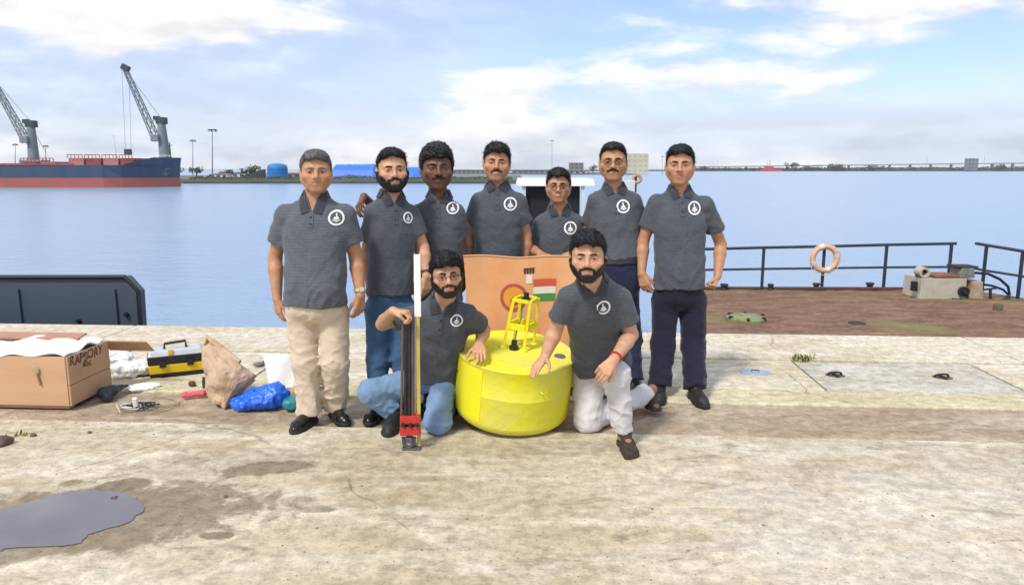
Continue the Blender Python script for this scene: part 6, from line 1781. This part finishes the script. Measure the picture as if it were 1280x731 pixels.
def bundle():
    g = ground(404, 507); root = empty('sheet_bundle', g, 'blue, tan and green sheet bundle seen between the beige trouser legs', 'bundle')
    for c, r, m, nm in (((0, .0, .045), (.055, .05, .05), M_TEAL, 'green_sheet'), ((0, .03, .11), (.05, .045, .04), mat('tan_card', (.50, .36, .18), .8), 'tan_sheet'), ((.0, .05, .175), (.055, .05, .05), M_BLUEBAG, 'blue_sheet')):
        F = Fld(g + c - .09, g + c + .09, .006); F.add(ell(g + c, r)); F.ripple(lambda x, y, z: .016 * np.abs(vnoise(x * 22, y * 22, z * 22, 31)) - .006, .05); F.f = np.maximum(F.f, (.0 - F.ax[2])[None, None, :]); V, Qd = F.mesh(); mesh_np(nm, V, Qd, m, root)
    b = MB(); b.box(g + np.array((.0, .06, .235)), (.06, .05, .025), roty(.3)); b.build('white_scrap', M_WPLAST, root, bevel=.006)
bundle()
# cordless tool, charger and leads, red pouch, small tools
def drill():
    g = ground(143, 502); root = empty('power_tool', g, 'dark blue black power tool lying beside the crate', 'power tool')
    M_D = mat('dark_teal_tool', (.018, .035, .05), .45, noise=(20, .6)); e = nrm(ground(162, 489) - ground(128, 500)); 
    F = Fld(g - .16, g + np.array((.22, .2, .16)), .005); a = ground(130, 499) + Zu * .045
    F.add(cone(a, a + e * .07, .044, .038), .01).add(cone(a + e * .07, a + e * .15 + Zu * .005, .034, .020), .02)
    F.add(cone(a + e * .02, a + e * .03 + np.array((.03, -.05, -.025)), .026, .022), .02); F.f = np.maximum(F.f, (.0 - F.ax[2])[None, None, :]); V, Qd = F.mesh(); mesh_np('tool_body', V, Qd, M_D, root)
    b = MB(); b.tube([a + e * .15 + Zu * .005, a + e * .20], [.014, .010], 10); b.build('chuck', M_BLK, root, smooth=True)
    b = MB(); c = a + e * .03 + np.array((.032, -.055, -.022)); b.box(np.array((c[0], c[1], .018)), (.065, .05, .034), rotz(.4)); b.build('battery', M_BLK, root, bevel=.006)
drill()
def charger():
    g = ground(170, 512); root = empty('charger', g, 'white charger with tangled dark leads on the concrete by the crate', 'charger')
    b = MB(); b.box(g + Zu * .045, (.03, .025, .085), rotz(.2) @ rotx(.25)); b.build('charger_body', mat('white_plastic', (.80, .80, .77), .4), root, bevel=.006)
    r = random.Random(5)
    for k, m in enumerate((M_BLK, M_BLK, mat('pale_lead', (.62, .58, .50), .5), M_BLK)):
        P = []; c = g + np.array((r.uniform(-.05, .05), r.uniform(-.01, .06), 0)); rr = r.uniform(.05, .085)
        for i in range(26):
            a = i * .38 + k; P.append(c + np.array((rr * math.cos(a) * (1 + .2 * math.sin(i * .9)), .6 * rr * math.sin(a * .93 + .4), .006 + .02 * abs(math.sin(i * .5 + k)))))
        b = MB(); b.tube(P, .0042, 6); b.build('lead', m, root, smooth=True)
    b = MB(); b.tube([g + np.array((-.08, 0, .005)), g + np.array((-.10, -.05, .05)), g + np.array((-.075, -.06, .005))], .005, 6); b.build('lead', MATS['pale_lead'], root, smooth=True)
charger()
soft('pouch', [cone(G3(231, 497, .02), G3(254, 495, .022), .022, .026)], mat('pinkish_red_cloth', (.72, .10, .13), .6, noise=(14, .8)), 'pinkish red pouch on the concrete left of the paper sack', 'pouch', 21, h=.005, amp=.006, freq=22)
soft('cloth_scrap', [ell(G3(241, 483, .02), (.028, .025, .022))], mat('dark_brown_cloth', (.11, .045, .03), .8), 'small dark brown scrap behind the red pouch', 'scrap', 24, h=.005, amp=.008, freq=25)
b = MB(); g = ground(255.5, 485); b.lathe([(.013, 0), (.014, .06), (.010, .068), (.010, .085), (.0001, .087)], c=g, n=14); o = b.build('small_bottle', mat('dark_green_plastic', (.02, .05, .045), .35), loc=g, smooth=True); tag(o, 'small dark green bottle standing left of the paper sack', 'bottle')
soft('dark_glove', [ell(G3(282, 448, .02), (.05, .035, .022)), ell(G3(277, 447, .03), (.03, .03, .025))], mat('dark_glove_cloth', (.03, .022, .025), .8), 'dark glove lying behind the paper sack', 'glove', 27, h=.006, amp=.01, freq=20)
soft('dark_glove', [ell(G3(323, 457, .018), (.045, .03, .02)), ell(G3(330, 455, .02), (.03, .03, .02))], mat('grey_cloth', (.16, .16, .15), .8), 'grey cloth scrap behind the sack, left of the white board', 'cloth', 28, h=.006, amp=.01, freq=20)
def cord():
    r = random.Random(3)
    pts = [(165, 519), (185, 516), (206, 511), (222, 505), (212, 498), (196, 497), (190, 502), (206, 507), (230, 503)]
    P = [ground(*p) + Zu * .005 for p in pts]; out = []
    for i in range(len(P) - 1):
        p0, p1, p2, p3 = P[max(i - 1, 0)], P[i], P[i + 1], P[min(i + 2, len(P) - 1)]
        for k in range(6):
            t = k / 6; out.append(.5 * ((2 * p1) + (-p0 + p2) * t + (2 * p0 - 5 * p1 + 4 * p2 - p3) * t * t + (-p0 + 3 * p1 - 3 * p2 + p3) * t ** 3))
    b = MB(); b.tube(out, .0045, 6); o = b.build('cord', mat('tan_cord', (.36, .27, .17), .8), loc=P[0], smooth=True); tag(o, 'thin tan cord looping on concrete between the charger and the pouch', 'cord')
cord()
# ------------------------------------------------------------------ the nine men
V3 = lambda *a: np.array(a, float)
DOWN = V3(0, 0, -1)
def standing(Y, feet, **px):
    """joints from (pixel x, pixel y, depth offset); feet: (pixel x, pixel y, yaw)"""
    J = {}
    for k, v in px.items():
        dy = v[2] if len(v) > 2 else 0.0
        J[k] = at(v[0], v[1], Y + dy)
    for q, (fx, fy, yaw) in zip(('a', 'b'), feet):
        g = ground(fx, fy); J['f' + q] = g; J['fy' + q] = yaw
        if 'a' + q not in J: J['a' + q] = g + V3(0, -.01, .062)
        if 'k' + q not in J: J['k' + q] = (J['h' + q] + J['a' + q]) / 2 + V3(0, -.03, .0)
    return J
def arms(J, da=DOWN, na=None, db=DOWN, nb=None, pa='relaxed', pb='relaxed', ta=1, tb=-1):
    J.update(da=np.array(da, float), db=np.array(db, float), na=V3(.75, .65, 0) if na is None else np.array(na, float), nb=V3(-.75, .65, 0) if nb is None else np.array(nb, float), posea=pa, poseb=pb, tha=ta, thb=tb)
    return J
def base(J): return (J['fa'] + J['fb']) / 2 * V3(1, 1, 0)
def hsz(px, Y): return px * Y / FPX / .257
GRP = 'men in slate polo shirts'
def add(J, **k):
    grow = .06; J['head'] = J['head'] + V3(0, 0, -.135 * grow * k['hs'] * .9); k['hs'] *= 1 + grow
    h_ = J['head']; k['yaw'] = k.get('yaw', 0) + math.degrees(math.atan2(-h_[0], h_[1]))
    k['J'] = J; k.setdefault('base', base(J)); k['group'] = GRP; return person(k)
# hair: (line, top, side, back, amp, freq, front)
# 1 grey-haired man
Y = 4.55
J = standing(Y, ((388, 528, -14), (420, 520, 30)), head=(395, 213.5, -.03), N=(394.5, 247, .0), P=(396, 384, .0), sa=(356, 266), sb=(432, 266), ea=(344, 322, .05), eb=(445, 322, .05), wa=(346.5, 373, -.02), wb=(450.5, 369, -.02), ha=(377, 390), hb=(416, 390), ka=(381, 452, -.04), kb=(419, 452, -.04))
arms(J, (.05, -.05, -1), None, (-.10, -.05, -1), None)
add(J, label='grey haired man in beige trousers and black shoes standing at far left', seed=1, hx=1.11, hs=hsz(51, Y), skin=SK_MID, hair=('normal', .004, .002, .0, .002, 50, .002), hairmat=HAIR_GREY, w=1.13, belly=.075, fat=.002, arm=1.06, hem=.04, vneck=.095, shirt=MAT_SHIRT_PALE, trousers=TR_BEIGE, trouser=(.100, .082, .078, .074), hipw=1.0, tfold=1.3, stubble=.12, bands=(('b', 'watch', MAT_GOLD),), badge=(421, 272, 9.5))
# 2 bearded man in jeans
Y = 4.85
J = standing(Y, ((474, 518, -10), (506, 516, 15)), head=(490, 211.5, -.03), N=(489, 245, 0), P=(487, 383, 0), sa=(467, 264, -.05), sb=(514, 266, .06), ea=(459, 314, .05), eb=(529, 310, .06), wa=(462, 355, .0), wb=(533, 345, -.02), ha=(473, 388), hb=(503, 388))
arms(J, (.08, -.05, -1), None, (-.03, -.08, -1), None)
add(J, label='man with full black beard in blue jeans, second from left in back row', seed=2, vneck=0.062, hs=hsz(51, Y), yaw=8, roll=-2, skin=SK_LIGHT, hair=('high', .006, .0, .0, .003, 60, .004), hairmat=HAIR_BLACK, beard=(.006, .004), w=.92, belly=.02, hem=.13, trousers=TR_JEANS, stubble=.25, bands=(('b', 'bracelet', MAT_BEADS),), badge=(510, 272, 7))
# 3 dark curly-haired man, arm round his neighbour
Y = 5.12
J = standing(Y, ((536, 505, -5), (562, 505, 10)), head=(546, 209, -.03), N=(549, 245, 0), P=(548, 385, 0), sa=(527, 264, 0), sb=(571, 265, 0), ea=(482, 276, .08), eb=(577, 310, .05), wa=(455, 246, -.14), wb=(577, 345, .0), ha=(536, 388), hb=(562, 388))
arms(J, (-.25, -.75, -.62), (.35, -.35, -.9), DOWN, None, pa='drape', ta=-1)
add(J, label='dark curly haired man with a hand on the bearded man\'s shoulder', seed=3, vneck=0.05, hs=hsz(53, Y), yaw=6, skin=SK_DARK, hair=('low', .020, .010, .004, .006, 75, .010), hairmat=HAIR_BLACK, beard=(0, .0035), w=1.0, hem=.05, trousers=TR_DARK, stubble=.35, badge=(566, 260, 7.5))
# 4 tall smiling man
Y = 5.36
J = standing(Y, ((607, 492, -8), (638, 492, 8)), head=(621, 202.5, -.03), N=(622, 231.5, 0), P=(622, 362, 0), sa=(598, 250), sb=(648, 250), ea=(586, 294, .03), eb=(658, 294, .03), wa=(587, 338, -.0), wb=(656, 338, -.0), ha=(610, 368), hb=(634, 368))
arms(J)
add(J, label='tall smiling man with moustache standing behind the banner', seed=4, vneck=0.036, hs=hsz(45, Y), roll=3, skin=SK_MID, hair=('normal', .012, .002, .002, .004, 60, .010), hairmat=HAIR_MIX, beard=(0, .0035), teeth=True, w=1.06, belly=.02, hem=-.06, trousers=TR_DARK, stubble=.15, badge=(638, 255, 8.2))
# 5 shortest man in glasses, hands on banner
Y = 5.52
J = standing(Y, ((686, 484, -8), (712, 484, 8)), head=(698, 231.5, -.04), N=(699, 261, 0), P=(699, 380, 0), sa=(677, 277), sb=(721, 277), ea=(664, 312, .02), eb=(733, 312, .02), wa=(674, 317, -.30), wb=(717, 316, -.30), ha=(688, 385), hb=(711, 385))
arms(J, (.55, -.72, -.1), (.1, -.25, -.95), (-.60, -.70, -.1), (-.1, -.25, -.95), 'drape', 'drape', -1, 1)
J['ta'] = 1
add(J, label='shortest man, in glasses, smiling with both hands on the banner', seed=5, vneck=0.055, hs=hsz(41, Y), skin=SK_MID, hair=('normal', .010, .002, .0, .003, 60, .006), hairmat=HAIR_BLACK, glasses=True, teeth=True, w=1.0, belly=.02, hem=-.06, trousers=TR_DARK, stubble=.2, badge=(713, 285, 8))
# 6 man in glasses with belt
Y = 5.40
J = standing(Y, ((757, 488, -8), (793, 486, 8)), head=(766.5, 201.5, -.03), N=(767.5, 235, 0), P=(770, 355, 0), sa=(745, 248, .0), sb=(792, 249, .0), ea=(733, 296, .10), eb=(803, 296, .08), wa=(737, 338, .05), wb=(803, 338, .02), ha=(757, 366), hb=(783, 366), ka=(757, 425, -.02), kb=(790, 425, -.02))
arms(J)
add(J, tb=1.0, label='stout man in glasses with tucked shirt, dark belt and navy trousers', seed=6, vneck=0.048, hs=hsz(46, Y), skin=SK_MID, hair=('high', .004, .0, .0, .002, 60, .002), hairmat=HAIR_MIX, glasses=True, beard=(0, .0035), w=1.08, belly=.10, fat=.002, hem=.295, tuck=True, waist=.315, hipw=1.02, trousers=TR_NAVY, stubble=.15, badge=(779, 258, 8.2))
# 7 man at the far right
Y = 5.24
J = standing(Y, ((824, 494, -12), (868, 498, 6)), head=(850, 205.5, -.03), N=(849, 238, 0), P=(848, 368, 0), sa=(820, 252), sb=(882, 254), ea=(804, 302, .05), eb=(901, 306, .07), wa=(802, 342, -.02), wb=(897, 345, -.03), ha=(832, 375), hb=(866, 375), ka=(829, 432, -.03), kb=(867, 432, -.03))
arms(J, (.30, -.25, -1), (.5, .8, 0), (-.35, -.35, -.8), (-.8, .2, .2), 'relaxed', 'fist')
add(J, label='man in dark plum trousers with one clenched fist standing at far right', seed=7, vneck=0.058, hx=1.09, hs=hsz(48, Y), skin=SK_MID, hair=('normal', .006, .001, .0, .003, 55, .004), hairmat=HAIR_BLACK, w=1.08, belly=.05, arm=1.04, hem=.075, trousers=TR_PURPLE, trouser=(.096, .084, .084, .080), tfold=.9, shoe=MAT_SHOE_DULL, stubble=.1, badge=(868, 260, 8.4))
# 8 kneeling man with glasses, pole and jeans
J = dict(head=at(558, 342, 4.24), N=at(556, 373, 4.36), P=at(546, 462, 4.56), sa=at(524, 390, 4.38), sb=at(585, 391, 4.36), ea=at(478, 405, 4.40), wa=at(491, 389, POLE_TOP[1] + .0), eb=at(605, 412, 4.52), wb=at(599, 430, 4.36),
         ha=at(530, 474, 4.60), hb=at(556, 474, 4.58), ka=at(463, 489, 4.43), kb=at(547, 527, 4.33))
J['fa'] = ground(494, 531); J['fya'] = -4; J['aa'] = J['fa'] + V3(0, .0, .09)
J['fb'] = ground(566, 505) + V3(.02, .05, .10); J['fyb'] = 190; J['fpb'] = 62; J['ab'] = ground(564, 508) + V3(0, .02, .10)
arms(J, (.97, -.16, -.05), (.05, -.1, -1), (.05, -.95, -.30), (0, -.25, -1), 'grip', 'flat', -1, -1)
add(J, base=ground(535, 530), label='kneeling man in glasses and washed jeans holding the sensor pole', seed=8, vneck=0.062, hs=hsz(54, 4.24), yaw=6, roll=-4, skin=SK_LIGHT, hair=('low', .014, .006, .004, .004, 55, .016), hairmat=HAIR_BLACK, beard=(.003, .003), glasses=True, w=.98, hem=-.10, trousers=TR_PALEJEANS, trouser=(.090, .076, .070, .062), floor=.004, shoe=MAT_SHOE_DULL, cuffcut=.02, stubble=.3, badge=(571, 400, 8))
# 9 kneeling man in pale trousers and sandals
J = dict(head=at(735, 319.5, 3.96), N=at(740, 350.5, 4.05), P=at(752, 448, 4.44), sa=at(710, 369, 4.08), sb=at(776, 371, 4.13), ea=at(694, 413, 4.16), wa=at(681, 446, 4.12), eb=at(789, 418, 4.18), wb=at(767, 450, 3.98),
         ha=at(735, 470, 4.50), hb=at(766, 470, 4.48), ka=at(735, 527, 4.40), kb=at(770, 468, 4.10))
J['fb'] = ground(780, 556); J['fyb'] = 4; J['ab'] = J['fb'] + V3(-.005, .0, .085)
J['fa'] = at(807, 496, 4.80); J['fya'] = 24; J['fpa'] = 42; J['aa'] = at(809, 490, 4.745)
arms(J, (-.50, -.75, -.40), (-.05, -.45, -.9), (-.62, -.35, -.62), (-.25, .5, -.6), 'flat', 'drape', 1, 1)
add(J, base=ground(760, 545), label='kneeling man in pale trousers and brown sandals with red wristband', seed=9, vneck=0.05, hx=1.12, hs=hsz(60, 3.96), yaw=-2, skin=SK_LIGHT, hair=('normal', .016, .002, .002, .004, 60, .012), hairmat=HAIR_BLACK, beard=(.0035, .0035), w=1.05, hem=-.06, arm=1.03, trousers=TR_GREY, trouser=(.098, .082, .076, .060), floor=.004, sandals=True, footskin=SK_FOOT, cuffcut=.0, stubble=.25, bands=(('b', 'band', MAT_RED),), badge=(754, 384, 9.5))
# ------------------------------------------------------------------ the air over the harbour
hz_ = MB(); hz_.box((0, 1450, 52), (8000, 3300, 120))
hz_o = hz_.build('haze', None)
_m = bpy.data.materials.new('harbour_haze'); _m.use_nodes = True; _nt = _m.node_tree
for _n in list(_nt.nodes):
    if _n.type != 'OUTPUT_MATERIAL': _nt.nodes.remove(_n)
_v = _nt.nodes.new('ShaderNodeVolumePrincipled'); _v.inputs['Color'].default_value = (.86, .92, 1.0, 1); _v.inputs['Density'].default_value = .00010; _v.inputs['Anisotropy'].default_value = .2
_nt.links.new(_v.outputs[0], [n for n in _nt.nodes if n.type == 'OUTPUT_MATERIAL'][0].inputs['Volume'])
hz_o.data.materials.clear(); hz_o.data.materials.append(_m)
tag(hz_o, 'thin pale haze over the whole harbour', 'haze', kind='stuff')
